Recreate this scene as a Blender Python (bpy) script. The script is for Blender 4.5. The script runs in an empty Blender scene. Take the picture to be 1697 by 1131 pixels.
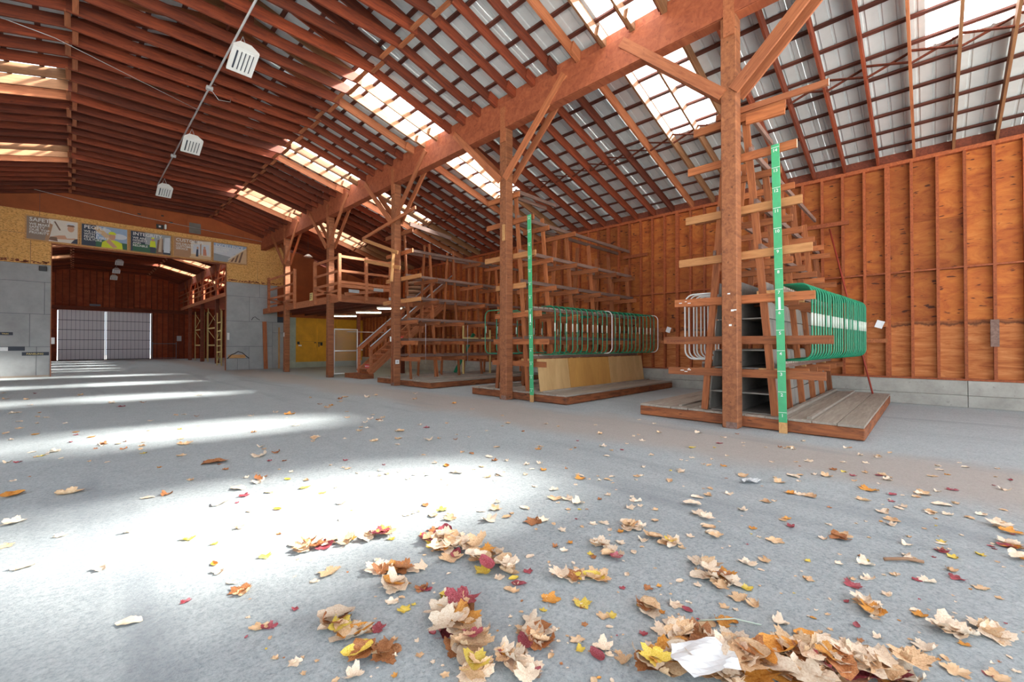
import bpy, bmesh, math, random
from mathutils import Vector, Matrix
R = math.radians
C = bpy.context.scene.collection
sc = bpy.context.scene
rnd = random.Random(7)

# ------------------------------------------------------------------ camera, world, sun, exposure
cam = bpy.data.cameras.new('camera'); camo = bpy.data.objects.new('camera', cam); C.objects.link(camo)
cam.sensor_width = 36.0; cam.sensor_fit = 'HORIZONTAL'; cam.lens = 709.0 / 1697.0 * 36.0
cam.clip_end = 400; cam.clip_start = 0.05
camo.location = (0, 0, 1.30)
camo.rotation_euler = (R(90 + 0.57), 0, R(-45.77))
sc.camera = camo

world = bpy.data.worlds.new('sky'); sc.world = world; world.use_nodes = True
bg = world.node_tree.nodes['Background']
bg.inputs['Color'].default_value = (0.79, 0.905, 1.0, 1)
bg.inputs['Strength'].default_value = 2.3

sun = bpy.data.lights.new('sun', 'SUN'); suno = bpy.data.objects.new('sun', sun); C.objects.link(suno)
sun.energy = 50.0; sun.angle = R(7.5); sun.color = (1.0, 0.97, 0.90)
sd = Vector((-1.146, 0.61, -1.0)).normalized()
suno.rotation_euler = sd.to_track_quat('-Z', 'Y').to_euler()
suno.location = (30, -10, 30)

sc.view_settings.view_transform = 'Standard'
sc.view_settings.look = 'None'
sc.view_settings.gamma = 1.0
sc.view_settings.exposure = 0.80
sc.view_settings.use_curve_mapping = False
try:
    sc.cycles.max_bounces = 8; sc.cycles.diffuse_bounces = 5; sc.cycles.glossy_bounces = 2
    sc.cycles.transmission_bounces = 3; sc.cycles.transparent_max_bounces = 6
    sc.cycles.use_denoising = True; sc.cycles.sample_clamp_indirect = 6.0
    sc.cycles.caustics_reflective = False; sc.cycles.caustics_refractive = False
except Exception:
    pass

# ------------------------------------------------------------------ materials
def new_mat(name):
    m = bpy.data.materials.new(name); m.use_nodes = True
    nt = m.node_tree; b = nt.nodes['Principled BSDF']
    return m, nt, b

def N(nt, typ, **kw):
    n = nt.nodes.new(typ)
    for k, v in kw.items():
        setattr(n, k, v)
    return n

def mix_rgb(nt, fac, a, b, mode='MIX'):
    n = N(nt, 'ShaderNodeMix', data_type='RGBA', blend_type=mode)
    for sock, v in ((n.inputs[0], fac), (n.inputs[6], a), (n.inputs[7], b)):
        if isinstance(v, (int, float)):
            sock.default_value = v
        elif isinstance(v, tuple):
            sock.default_value = v if len(v) == 4 else (*v, 1)
        else:
            nt.links.new(v, sock)
    return n.outputs[2]

def ramp(nt, fac, stops):
    r = N(nt, 'ShaderNodeValToRGB'); e = r.color_ramp.elements
    while len(e) < len(stops):
        e.new(0.5)
    for el, (p, c) in zip(e, stops):
        el.position = p; el.color = (*c, 1) if len(c) == 3 else c
    nt.links.new(fac, r.inputs[0])
    return r.outputs[0]

def obj_coords(nt, scale):
    tc = N(nt, 'ShaderNodeTexCoord'); oi = N(nt, 'ShaderNodeObjectInfo')
    mul = N(nt, 'ShaderNodeMath', operation='MULTIPLY'); mul.inputs[1].default_value = 57.0
    nt.links.new(oi.outputs['Random'], mul.inputs[0])
    ad = N(nt, 'ShaderNodeVectorMath', operation='ADD')
    nt.links.new(tc.outputs['Object'], ad.inputs[0]); nt.links.new(mul.outputs[0], ad.inputs[1])
    mp = N(nt, 'ShaderNodeMapping'); mp.inputs['Scale'].default_value = scale
    nt.links.new(ad.outputs[0], mp.inputs['Vector'])
    return mp.outputs[0], oi.outputs['Random']

def noise(nt, vec, scale, detail=4, rough=0.6, dist=0.0):
    n = N(nt, 'ShaderNodeTexNoise'); n.inputs['Scale'].default_value = scale
    n.inputs['Detail'].default_value = detail; n.inputs['Roughness'].default_value = rough
    n.inputs['Distortion'].default_value = dist
    if vec is not None:
        nt.links.new(vec, n.inputs['Vector'])
    return n.outputs[0]

def bump(nt, b, h, strength, dist=0.01):
    bp = N(nt, 'ShaderNodeBump'); bp.inputs['Strength'].default_value = strength
    bp.inputs['Distance'].default_value = dist
    nt.links.new(h, bp.inputs['Height']); nt.links.new(bp.outputs[0], b.inputs['Normal'])

def wood(name, dark, light, rough=0.75, var=0.35, knots=0.5, scale=(1.2, 14, 14)):
    m, nt, b = new_mat(name)
    v, r = obj_coords(nt, scale)
    g = noise(nt, v, 1.6, 5, 0.65, 0.6)
    col = ramp(nt, g, [(0.30, dark), (0.72, light)])
    v2, _ = obj_coords(nt, (3.2, 9, 9))
    k = noise(nt, v2, 1.7, 2, 0.5)
    kf = ramp(nt, k, [(0.66, (0, 0, 0)), (0.76, (1, 1, 1))])
    km = N(nt, 'ShaderNodeMath', operation='MULTIPLY'); km.inputs[1].default_value = knots
    nt.links.new(kf, km.inputs[0])
    col = mix_rgb(nt, km.outputs[0], col, tuple(c * 0.35 for c in dark))
    hv = N(nt, 'ShaderNodeHueSaturation')
    mr = N(nt, 'ShaderNodeMapRange'); mr.inputs[3].default_value = 1 - var; mr.inputs[4].default_value = 1 + var
    nt.links.new(r, mr.inputs[0]); nt.links.new(mr.outputs[0], hv.inputs['Value'])
    nt.links.new(col, hv.inputs['Color']); nt.links.new(hv.outputs[0], b.inputs['Base Color'])
    b.inputs['Roughness'].default_value = rough
    bump(nt, b, g, 0.25, 0.004)
    return m

def plain(name, col, rough=0.6, metal=0.0, nscale=None, var=0.15, bmp=0.0):
    m, nt, b = new_mat(name)
    b.inputs['Roughness'].default_value = rough; b.inputs['Metallic'].default_value = metal
    if nscale:
        v, r = obj_coords(nt, (1, 1, 1))
        n = noise(nt, v, nscale, 5, 0.65)
        c = ramp(nt, n, [(0.3, tuple(x * (1 - var) for x in col)), (0.7, tuple(min(1, x * (1 + var)) for x in col))])
        nt.links.new(c, b.inputs['Base Color'])
        if bmp:
            bump(nt, b, n, bmp, 0.01)
    else:
        v, r = obj_coords(nt, (1, 1, 1))
        n = noise(nt, v, 6.0, 3, 0.6)
        c = ramp(nt, n, [(0.3, tuple(x * 0.94 for x in col)), (0.7, col)])
        nt.links.new(c, b.inputs['Base Color'])
    return m

def glow(name, col, strength):
    m, nt, b = new_mat(name)
    b.inputs['Base Color'].default_value = (*col, 1)
    b.inputs['Emission Color'].default_value = (*col, 1)
    b.inputs['Emission Strength'].default_value = strength
    return m

M = {}
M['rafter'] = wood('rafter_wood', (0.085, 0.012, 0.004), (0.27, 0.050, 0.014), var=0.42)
M['skylit'] = wood('skylit_rafter', (0.17, 0.068, 0.028), (0.33, 0.150, 0.062), var=0.15)  # paler copy of the rafter wood: skylight brightness put into the colour
M['purlin'] = wood('purlin_wood', (0.06, 0.015, 0.010), (0.16, 0.045, 0.026), var=0.3)
M['post'] = wood('post_wood', (0.17, 0.055, 0.022), (0.37, 0.135, 0.052), var=0.10, knots=0.7, scale=(0.8, 9, 9))
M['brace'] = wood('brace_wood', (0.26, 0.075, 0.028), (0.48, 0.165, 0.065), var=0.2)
M['beam'] = wood('beam_wood', (0.24, 0.052, 0.020), (0.44, 0.125, 0.050), var=0.1, scale=(0.5, 5, 5))
M['rack'] = wood('rack_wood', (0.20, 0.055, 0.017), (0.46, 0.150, 0.048), var=0.32)
M['rack_light'] = wood('pale_lumber', (0.44, 0.21, 0.075), (0.66, 0.38, 0.15), var=0.15)
M['rail_gray'] = wood('weathered_rail', (0.13, 0.068, 0.05), (0.27, 0.165, 0.13), var=0.25)
M['plank'] = wood('weathered_plank', (0.25, 0.205, 0.165), (0.42, 0.355, 0.295), var=0.12, knots=0.2)
M['plinth'] = wood('platform_edge', (0.11, 0.030, 0.012), (0.40, 0.125, 0.038), var=0.2, knots=0.9, scale=(1.5, 8, 8))
M['ply_gray'] = wood('gray_plywood', (0.15, 0.135, 0.12), (0.26, 0.235, 0.205), var=0.15, scale=(1, 3, 3))
M['stud'] = wood('stud_wood', (0.22, 0.048, 0.015), (0.42, 0.108, 0.032), var=0.2)
M['pale_ply'] = wood('pale_plywood', (0.50, 0.30, 0.12), (0.68, 0.45, 0.21), var=0.22, knots=0.0, scale=(0.6, 2, 2))
M['orange_sheet'] = wood('orange_plywood_sheet', (0.50, 0.24, 0.06), (0.64, 0.34, 0.09), var=0.02, knots=0.0, scale=(0.6, 2, 2))
M['mezz'] = wood('mezzanine_wood', (0.30, 0.090, 0.034), (0.56, 0.21, 0.088), var=0.2)
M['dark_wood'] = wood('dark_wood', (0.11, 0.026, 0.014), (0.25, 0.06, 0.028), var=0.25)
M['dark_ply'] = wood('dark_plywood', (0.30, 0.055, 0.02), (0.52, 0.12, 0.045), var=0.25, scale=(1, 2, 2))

def plywood_wall():
    m, nt, b = new_mat('orange_plywood')
    v, r = obj_coords(nt, (2.2, 1.6, 4.0))
    g = noise(nt, v, 1.1, 8, 0.72, 0.8)
    col = ramp(nt, g, [(0.26, (0.18, 0.034, 0.009)), (0.42, (0.36, 0.090, 0.018)), (0.58, (0.47, 0.145, 0.028)), (0.78, (0.58, 0.23, 0.060))])
    v2, _ = obj_coords(nt, (6, 5, 17))
    k = noise(nt, v2, 1.0, 2, 0.5)
    kf = ramp(nt, k, [(0.64, (0, 0, 0)), (0.70, (1, 1, 1))])
    col = mix_rgb(nt, kf, col, (0.09, 0.022, 0.010))
    hv = N(nt, 'ShaderNodeHueSaturation')
    mr = N(nt, 'ShaderNodeMapRange'); mr.inputs[3].default_value = 0.70; mr.inputs[4].default_value = 1.15
    nt.links.new(r, mr.inputs[0]); nt.links.new(mr.outputs[0], hv.inputs['Value'])
    nt.links.new(col, hv.inputs['Color']); nt.links.new(hv.outputs[0], b.inputs['Base Color'])
    b.inputs['Roughness'].default_value = 0.8
    bump(nt, b, g, 0.2, 0.004)
    return m
M['ply_wall'] = plywood_wall()

def ply_low():
    m, nt, b = new_mat('stained_low_plywood')
    v, r = obj_coords(nt, (1.0, 0.9, 7.0))
    g = noise(nt, v, 1.6, 8, 0.72, 1.0)
    col = ramp(nt, g, [(0.26, (0.20, 0.045, 0.014)), (0.45, (0.44, 0.135, 0.036)), (0.62, (0.58, 0.225, 0.075)), (0.80, (0.64, 0.33, 0.15))])
    tc = N(nt, 'ShaderNodeTexCoord'); sx = N(nt, 'ShaderNodeSeparateXYZ'); nt.links.new(tc.outputs['Object'], sx.inputs[0])
    v3, _ = obj_coords(nt, (1, 6, 3)); w = noise(nt, v3, 1.0, 4, 0.6)
    ma = N(nt, 'ShaderNodeMath', operation='MULTIPLY_ADD'); ma.inputs[1].default_value = 0.22
    nt.links.new(w, ma.inputs[0]); nt.links.new(sx.outputs[2], ma.inputs[2])
    f = ramp(nt, ma.outputs[0], [(0.62, (0, 0, 0)), (0.66, (0.9, 0.9, 0.9)), (0.70, (0.5, 0.5, 0.5)), (0.74, (0.15, 0.15, 0.15))])
    col = mix_rgb(nt, f, col, (0.08, 0.025, 0.012))
    nt.links.new(col, b.inputs['Base Color']); b.inputs['Roughness'].default_value = 0.85
    bump(nt, b, g, 0.25, 0.005)
    return m
M['ply_low'] = ply_low()

def osb():
    m, nt, b = new_mat('osb_board')
    tc = N(nt, 'ShaderNodeTexCoord')
    vo = N(nt, 'ShaderNodeTexVoronoi'); vo.inputs['Scale'].default_value = 30.0
    mp = N(nt, 'ShaderNodeMapping'); mp.inputs['Scale'].default_value = (0.7, 1, 1.6); mp.inputs['Rotation'].default_value = (0, 0.5, 0)
    nt.links.new(tc.outputs['Object'], mp.inputs[0]); nt.links.new(mp.outputs[0], vo.inputs['Vector'])
    c = ramp(nt, vo.outputs['Color'], [(0.12, (0.42, 0.20, 0.055)), (0.4, (0.72, 0.38, 0.11)), (0.85, (0.84, 0.50, 0.18))])
    nt.links.new(c, b.inputs['Base Color']); b.inputs['Roughness'].default_value = 0.8
    return m
M['osb'] = osb()
M['brown_panel'] = plain('brown_hardboard', (0.33, 0.080, 0.018), 0.75, nscale=1.4, var=0.18)
M['yellow_ply'] = plain('yellow_plywood', (0.66, 0.32, 0.02), 0.7, nscale=1.2, var=0.2)
M['gray_panel'] = plain('gray_painted_panel', (0.36, 0.375, 0.38), 0.8, nscale=1.6, var=0.14, bmp=0.1)
M['gray_green'] = plain('gray_green_panel', (0.36, 0.40, 0.33), 0.8, nscale=2)

def floor_mat():
    m, nt, b = new_mat('worn_asphalt_floor')
    tc = N(nt, 'ShaderNodeTexCoord'); v = tc.outputs['Object']
    big = noise(nt, v, 0.35, 5, 0.6, 0.8)
    fine = noise(nt, v, 55.0, 4, 0.75)
    mid = noise(nt, v, 5.0, 6, 0.7)
    col = ramp(nt, big, [(0.30, (0.30, 0.345, 0.365)), (0.70, (0.395, 0.44, 0.455))])
    col = mix_rgb(nt, 0.35, col, ramp(nt, mid, [(0.3, (0.24, 0.275, 0.29)), (0.7, (0.49, 0.53, 0.54))]))
    col = mix_rgb(nt, 0.45, col, ramp(nt, fine, [(0.32, (0.11, 0.13, 0.145)), (0.5, (0.40, 0.435, 0.45)), (0.72, (0.66, 0.69, 0.69))]))
    # dusty tan wheel track that runs along the building in front of the racks
    sx = N(nt, 'ShaderNodeSeparateXYZ'); nt.links.new(v, sx.inputs[0])
    wob = noise(nt, v, 0.5, 3, 0.5)
    w1 = N(nt, 'ShaderNodeMath', operation='MULTIPLY_ADD'); w1.inputs[1].default_value = 1.6
    nt.links.new(wob, w1.inputs[0]); nt.links.new(sx.outputs[0], w1.inputs[2])
    tr = ramp(nt, w1.outputs[0], [(0.0, (0, 0, 0)), (1.0, (1, 1, 1))])
    mr = N(nt, 'ShaderNodeMapRange', interpolation_type='SMOOTHSTEP')
    mr.inputs[1].default_value = 3.2; mr.inputs[2].default_value = 4.0; nt.links.new(w1.outputs[0], mr.inputs[0])
    mr2 = N(nt, 'ShaderNodeMapRange', interpolation_type='SMOOTHSTEP')
    mr2.inputs[1].default_value = 4.9; mr2.inputs[2].default_value = 5.6; mr2.inputs[3].default_value = 1; mr2.inputs[4].default_value = 0
    nt.links.new(w1.outputs[0], mr2.inputs[0])
    mm = N(nt, 'ShaderNodeMath', operation='MULTIPLY'); nt.links.new(mr.outputs[0], mm.inputs[0]); nt.links.new(mr2.outputs[0], mm.inputs[1])
    m3 = N(nt, 'ShaderNodeMath', operation='MULTIPLY'); nt.links.new(mm.outputs[0], m3.inputs[0]); m3.inputs[1].default_value = 0.55
    col = mix_rgb(nt, m3.outputs[0], col, (0.40, 0.31, 0.25))
    # dark damp streaks along the same direction
    mp = N(nt, 'ShaderNodeMapping'); mp.inputs['Scale'].default_value = (1.2, 0.12, 1); nt.links.new(v, mp.inputs[0])
    st = noise(nt, mp.outputs[0], 1.0, 4, 0.6, 0.5)
    sf = ramp(nt, st, [(0.56, (0, 0, 0)), (0.70, (0.5, 0.5, 0.5))])
    col = mix_rgb(nt, sf, col, (0.21, 0.235, 0.26))
    nt.links.new(col, b.inputs['Base Color']); b.inputs['Roughness'].default_value = 0.68
    ad = N(nt, 'ShaderNodeMath', operation='ADD'); nt.links.new(fine, ad.inputs[0]); nt.links.new(mid, ad.inputs[1])
    bump(nt, b, ad.outputs[0], 0.5, 0.012)
    return m
M['floor'] = floor_mat()

def concrete(name, a, c2):
    m, nt, b = new_mat(name)
    v, r = obj_coords(nt, (1, 1, 1))
    n = noise(nt, v, 2.5, 8, 0.7)
    n2 = noise(nt, v, 14, 4, 0.7)
    col = ramp(nt, n, [(0.3, a), (0.7, c2)])
    f = ramp(nt, n2, [(0.62, (0, 0, 0)), (0.72, (0.7, 0.7, 0.7))])
    col = mix_rgb(nt, f, col, tuple(x * 0.5 for x in a))
    nt.links.new(col, b.inputs['Base Color']); b.inputs['Roughness'].default_value = 0.9
    bump(nt, b, n2, 0.4, 0.01)
    return m
M['concrete'] = concrete('concrete', (0.30, 0.28, 0.25), (0.46, 0.44, 0.39))
M['metal_roof'] = plain('grey_roof_sheet', (0.62, 0.64, 0.64), 0.8, nscale=3, var=0.06)
M['galv'] = plain('galvanised', (0.55, 0.56, 0.57), 0.4, metal=0.3)
M['white'] = plain('white_paint', (0.80, 0.80, 0.78), 0.45)
M['black'] = plain('black_plastic', (0.02, 0.02, 0.022), 0.5)
M['green_pipe'] = plain('green_pipe_paint', (0.010, 0.235, 0.115), 0.35)
M['green_rule'] = plain('green_board_paint', (0.06, 0.40, 0.17), 0.5, nscale=5, var=0.12)
M['red_sign'] = plain('red_sign', (0.68, 0.03, 0.04), 0.4)
M['red_rod'] = plain('red_rod', (0.36, 0.05, 0.03), 0.5)
M['yellow_steel'] = plain('pale_yellow_steel', (0.74, 0.60, 0.24), 0.5)
M['paper'] = plain('white_paper', (0.82, 0.84, 0.86), 0.8, nscale=9, var=0.08)
M['slot_dark'] = plain('dark_slot', (0.04, 0.05, 0.07), 0.6)
M['tape'] = plain('pale_tape', (0.62, 0.72, 0.62), 0.6)
M['sacks'] = plain('brown_sacking', (0.34, 0.19, 0.11), 0.9, nscale=8)
M['ground'] = plain('yard_ground', (0.34, 0.33, 0.31), 0.9, nscale=2)
M['door_panel'] = None
M['tube'] = glow('lit_fluorescent_tube', (1.0, 0.90, 0.55), 14.0)

def translucent(name, col, tfac, pfac):
    m, nt, b = new_mat(name)
    b.inputs['Base Color'].default_value = (*col, 1); b.inputs['Roughness'].default_value = 0.6
    out = nt.nodes['Material Output']
    tl = N(nt, 'ShaderNodeBsdfTranslucent'); tl.inputs[0].default_value = (*col, 1)
    tp = N(nt, 'ShaderNodeBsdfTransparent'); tp.inputs[0].default_value = (1, 1, 1, 1)
    tc = N(nt, 'ShaderNodeTexCoord'); n = noise(nt, tc.outputs['Object'], 2.0, 3, 0.5)
    mx = N(nt, 'ShaderNodeMixShader'); mx.inputs[0].default_value = tfac
    nt.links.new(b.outputs[0], mx.inputs[1]); nt.links.new(tl.outputs[0], mx.inputs[2])
    mr = N(nt, 'ShaderNodeMapRange'); mr.inputs[3].default_value = pfac * 0.9; mr.inputs[4].default_value = min(1, pfac * 1.1)
    nt.links.new(n, mr.inputs[0])
    m2 = N(nt, 'ShaderNodeMixShader'); nt.links.new(mr.outputs[0], m2.inputs[0])
    nt.links.new(mx.outputs[0], m2.inputs[1]); nt.links.new(tp.outputs[0], m2.inputs[2])
    nt.links.new(m2.outputs[0], out.inputs['Surface'])
    return m
M['skylight'] = translucent('clear_fibreglass', (0.92, 0.95, 0.97), 0.7, 0.5)
M['door_panel'] = translucent('pale_door_sheet', (0.60, 0.58, 0.60), 0.22, 0.0)

def leafmat(name, a, b_, c):
    m, nt, b = new_mat(name)
    v, r = obj_coords(nt, (1, 1, 1))
    n = noise(nt, v, 22, 4, 0.6)
    col = ramp(nt, n, [(0.3, a), (0.5, b_), (0.72, c)])
    hv = N(nt, 'ShaderNodeHueSaturation')
    mr = N(nt, 'ShaderNodeMapRange'); mr.inputs[3].default_value = 0.8; mr.inputs[4].default_value = 1.2
    nt.links.new(r, mr.inputs[0]); nt.links.new(mr.outputs[0], hv.inputs['Value'])
    nt.links.new(col, hv.inputs['Color']); nt.links.new(hv.outputs[0], b.inputs['Base Color'])
    b.inputs['Roughness'].default_value = 0.6
    return m
LM = {'cream': leafmat('cream_leaf', (0.62, 0.44, 0.30), (0.80, 0.64, 0.48), (0.88, 0.77, 0.64)),
      'tan': leafmat('tan_leaf', (0.48, 0.27, 0.14), (0.70, 0.46, 0.26), (0.80, 0.60, 0.40)),
      'brown': leafmat('brown_leaf', (0.18, 0.055, 0.02), (0.40, 0.15, 0.05), (0.52, 0.25, 0.11)),
      'orange': leafmat('orange_leaf', (0.45, 0.15, 0.02), (0.66, 0.28, 0.04), (0.72, 0.40, 0.12)),
      'yellow': leafmat('yellow_leaf', (0.55, 0.38, 0.04), (0.74, 0.54, 0.08), (0.80, 0.64, 0.22)),
      'maroon': leafmat('maroon_leaf', (0.16, 0.03, 0.03), (0.36, 0.05, 0.07), (0.50, 0.20, 0.22))}

# ------------------------------------------------------------------ object helpers
ROOTM = {}
def props(o, label=None, cat=None, group=None, kind=None):
    if label: o['label'] = label
    if cat: o['category'] = cat
    if group: o['group'] = group
    if kind: o['kind'] = kind
    return o

def thing(name, label, cat, loc=(0, 0, 0), group=None, kind=None):
    o = bpy.data.objects.new(name, None); C.objects.link(o)
    o.location = loc; o.empty_display_size = 0.1
    ROOTM[o.name] = Matrix.Translation(loc)
    return props(o, label, cat, group, kind)

def link(name, me, mw, parent=None, label=None):
    """mesh object with world matrix mw, child of parent if given"""
    o = bpy.data.objects.new(name, me); C.objects.link(o)
    ROOTM[o.name] = mw
    if parent is not None:
        o.parent = parent
        mw = ROOTM[parent.name].inverted() @ mw
    o.matrix_basis = mw
    if label: o['label'] = label
    return o

MC = {}
def box_mesh(L, W, H, mat, bev=0.0):
    k = (round(L, 3), round(W, 3), round(H, 3), mat, bev)
    if k in MC: return MC[k]
    bm = bmesh.new(); bmesh.ops.create_cube(bm, size=1)
    bmesh.ops.scale(bm, vec=(L, W, H), verts=bm.verts)
    if bev: bmesh.ops.bevel(bm, geom=bm.edges[:], offset=bev, segments=1, affect='EDGES')
    me = bpy.data.meshes.new('box'); bm.to_mesh(me); bm.free()
    me.materials.append(M[mat]); MC[k] = me
    return me

def frame(p0, p1, up=(0, 0, 1)):
    p0, p1 = Vector(p0), Vector(p1)
    x = (p1 - p0).normalized(); u = Vector(up)
    if abs(x.dot(u)) > 0.98: u = Vector((0, 1, 0))
    y = u.cross(x).normalized(); z = x.cross(y)
    m = Matrix((x, y, z)).transposed().to_4x4(); m.translation = (p0 + p1) / 2
    return m, (p1 - p0).length

def beam(name, p0, p1, w, h, mat, parent=None, up=(0, 0, 1), bev=0.0, label=None):
    m, L = frame(p0, p1, up)
    return link(name, box_mesh(L, w, h, mat, bev), m, parent, label)

def block(name, c0, c1, mat, parent=None, bev=0.0, label=None):
    """axis aligned box between corners"""
    a, b = Vector(c0), Vector(c1); d = b - a
    return link(name, box_mesh(abs(d.x), abs(d.y), abs(d.z), mat, bev), Matrix.Translation((a + b) / 2), parent, label)

def merge_boxes(name, boxes, mat, parent=None, kind=None, label=None):
    """several oriented boxes (p0,p1,w,h,up) in one mesh, for pieces too small to pick apart"""
    bm = bmesh.new(); cen = Vector(boxes[0][0])
    for bx in boxes:
        p0, p1, w, h = bx[:4]; up = bx[4] if len(bx) > 4 else (0, 0, 1)
        m, L = frame(p0, p1, up); m.translation -= cen
        r = bmesh.ops.create_cube(bm, size=1)['verts']
        bmesh.ops.transform(bm, matrix=m @ Matrix.Diagonal((L, w, h, 1)), verts=r)
    me = bpy.data.meshes.new(name); bm.to_mesh(me); bm.free(); me.materials.append(M[mat])
    o = link(name, me, Matrix.Translation(cen), parent, label)
    if kind: o['kind'] = kind
    return o

def tube_mesh(paths, r, mat, seg=8, cyc=False):
    bm = bmesh.new()
    for pts in paths:
        pts = [Vector(p) for p in pts]; n = len(pts); rings = []
        prev = None
        for i, p in enumerate(pts):
            a = pts[max(i - 1, 0)]; b = pts[min(i + 1, n - 1)]
            t = (b - a).normalized()
            ref = prev if prev is not None else (Vector((0, 0, 1)) if abs(t.z) < 0.9 else Vector((1, 0, 0)))
            x = (ref - t * ref.dot(t)).normalized(); y = t.cross(x); prev = x
            rings.append([bm.verts.new(p + r * (math.cos(2 * math.pi * k / seg) * x + math.sin(2 * math.pi * k / seg) * y)) for k in range(seg)])
        for i in range(n - 1):
            for k in range(seg):
                bm.faces.new((rings[i][k], rings[i][(k + 1) % seg], rings[i + 1][(k + 1) % seg], rings[i + 1][k]))
        bm.faces.new(rings[0][::-1]); bm.faces.new(rings[-1])
    me = bpy.data.meshes.new('tube'); bm.to_mesh(me); bm.free()
    for p in me.polygons: p.use_smooth = True
    me.materials.append(M[mat] if isinstance(mat, str) else mat)
    return me

def tube(name, pts, r, mat, parent=None, seg=8, label=None):
    c = Vector(pts[0])
    me = tube_mesh([[Vector(p) - c for p in pts]], r, mat, seg)
    return link(name, me, Matrix.Translation(c), parent, label)

def text_mesh(s, size, mat, key=None):
    k = ('t', s, size, mat)
    if k in MC: return MC[k]
    cu = bpy.data.curves.new('txt', 'FONT'); cu.body = s; cu.size = size; cu.extrude = 0.001
    cu.align_x = 'LEFT'; cu.resolution_u = 2; cu.offset = size * 0.012
    o = bpy.data.objects.new('txt', cu); C.objects.link(o)
    dg = bpy.context.evaluated_depsgraph_get()
    me = bpy.data.meshes.new_from_object(o.evaluated_get(dg))
    bpy.data.objects.remove(o); bpy.data.curves.remove(cu)
    me.materials.clear(); me.materials.append(M[mat]); MC[k] = me
    return me

FACE_NX = Matrix(((0, 0, -1), (-1, 0, 0), (0, 1, 0))).to_4x4()   # text facing -X : text x -> -Y, text y -> Z
FACE_NY = Matrix(((1, 0, 0), (0, 0, -1), (0, 1, 0))).to_4x4()    # text facing -Y : text x -> X, text y -> Z
def text(name, s, size, loc, face, mat, parent, label=None):
    return link(name, text_mesh(s, size, mat), Matrix.Translation(loc) @ face, parent, label)

# ------------------------------------------------------------------ dimensions of the hall
XR = 2.36            # ridge
XP = 7.18            # aisle face of the right post row
XW = 13.01           # inner face of the right wall studs
YC = 26.15           # cross wall with the wide opening
YF = 52.0            # far end wall
Y0 = -8.0            # open end behind the camera
POSTY = [2.12 + 5.06 * k for k in range(5)]
def zb(x):           # underside of the rafters
    d = abs(x - XR)
    return 7.12 - 0.287 * (d - 4.82) if d > 4.82 else 7.12 + 0.26 * (4.82 - d)
RH = 0.235; PH = 0.038
SKY_MAIN = [(-6.4, -5.3), (-1.35, 0.0), (3.38, 4.45), (9.58, 10.72), (14.75, 15.85), (20.2, 21.3)]
SKY_FAR = [(28.6, 29.7), (33.5, 34.6), (38.4, 39.5), (43.6, 44.7)]

# ------------------------------------------------------------------ floor and ground
fl = block('floor', (-8.6, Y0, -0.2), (13.3, YF + 0.3, 0), 'floor'); props(fl, kind='structure')
gr = block('ground', (-60, -60, -0.5), (60, 90, -0.215), 'ground'); props(gr, kind='structure')

# ------------------------------------------------------------------ right wall
wr = thing('wall_right', None, None, (XW, 9, 0), kind='structure')
y = -7.9; k = 0
while y < YF - 0.1:   # concrete curb, pour by pour, footing step below
    y2 = min(y + 2.44, YF)
    block('curb_block', (XW - 0.01, y + 0.004, 0.25), (XW + 0.30, y2 - 0.004, 0.56), 'concrete', wr, bev=0.006)
    block('footing_block', (XW - 0.03, y + 0.003, 0.0), (XW + 0.30, y2 - 0.003, 0.246), 'concrete', wr, bev=0.008)
    y = y2
block('sill_plate', (XW - 0.02, Y0, 0.56), (XW + 0.10, YF, 0.60), 'stud', wr)
block('top_plate', (XW - 0.03, Y0, 5.38), (XW + 0.10, YF, 5.46), 'stud', wr)
for k in range(24):
    a = Y0 + 2.44 * k
    block('frieze_board', (XW + 0.11, a, 5.42), (XW + 0.14, min(a + 2.436, YF), zb(XW + 0.14) + RH + 0.05), 'dark_wood', wr)
for k in range(24):
    a = Y0 + 2.44 * k
    block('outer_siding', (XW + 0.145, a, 0.3), (XW + 0.16, a + 2.445, zb(XW + 0.15) + RH + 0.04), 'dark_wood', wr)
ys = [-7.9 + 0.4075 * i for i in range(int((YF + 7.9) / 0.4075))]
nst = 0
for i, y in enumerate(ys):
    w = 0.05 if i % 6 != 3 else 0.09
    if nst < 295 :
        block('stud', (XW - 0.02, y - w / 2, 0.60), (XW + 0.10, y + w / 2, 5.38), 'stud', wr); nst += 1
for i in range(len(ys) - 1):
    if i % 6 == 0:
        block('nogging', (XW - 0.012, ys[i] , 2.93), (XW + 0.10, ys[min(i + 6, len(ys) - 1)], 2.965), 'stud', wr)
rows = [(0.58, 1.83), (1.834, 2.92), (2.924, 4.04), (4.044, 5.42)]
for r_, (z0, z1) in enumerate(rows):
    i = 0 if r_ % 2 == 0 else 1
    while i < len(ys) - 1:
        j = min(i + 3, len(ys) - 1)
        block('plywood_panel', (XW + 0.10 + 0.002 * rnd.random(), ys[i] + 0.002, z0), (XW + 0.118, ys[j] - 0.002, z1), 'ply_wall' if r_ else 'ply_low', wr)
        i = j

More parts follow.
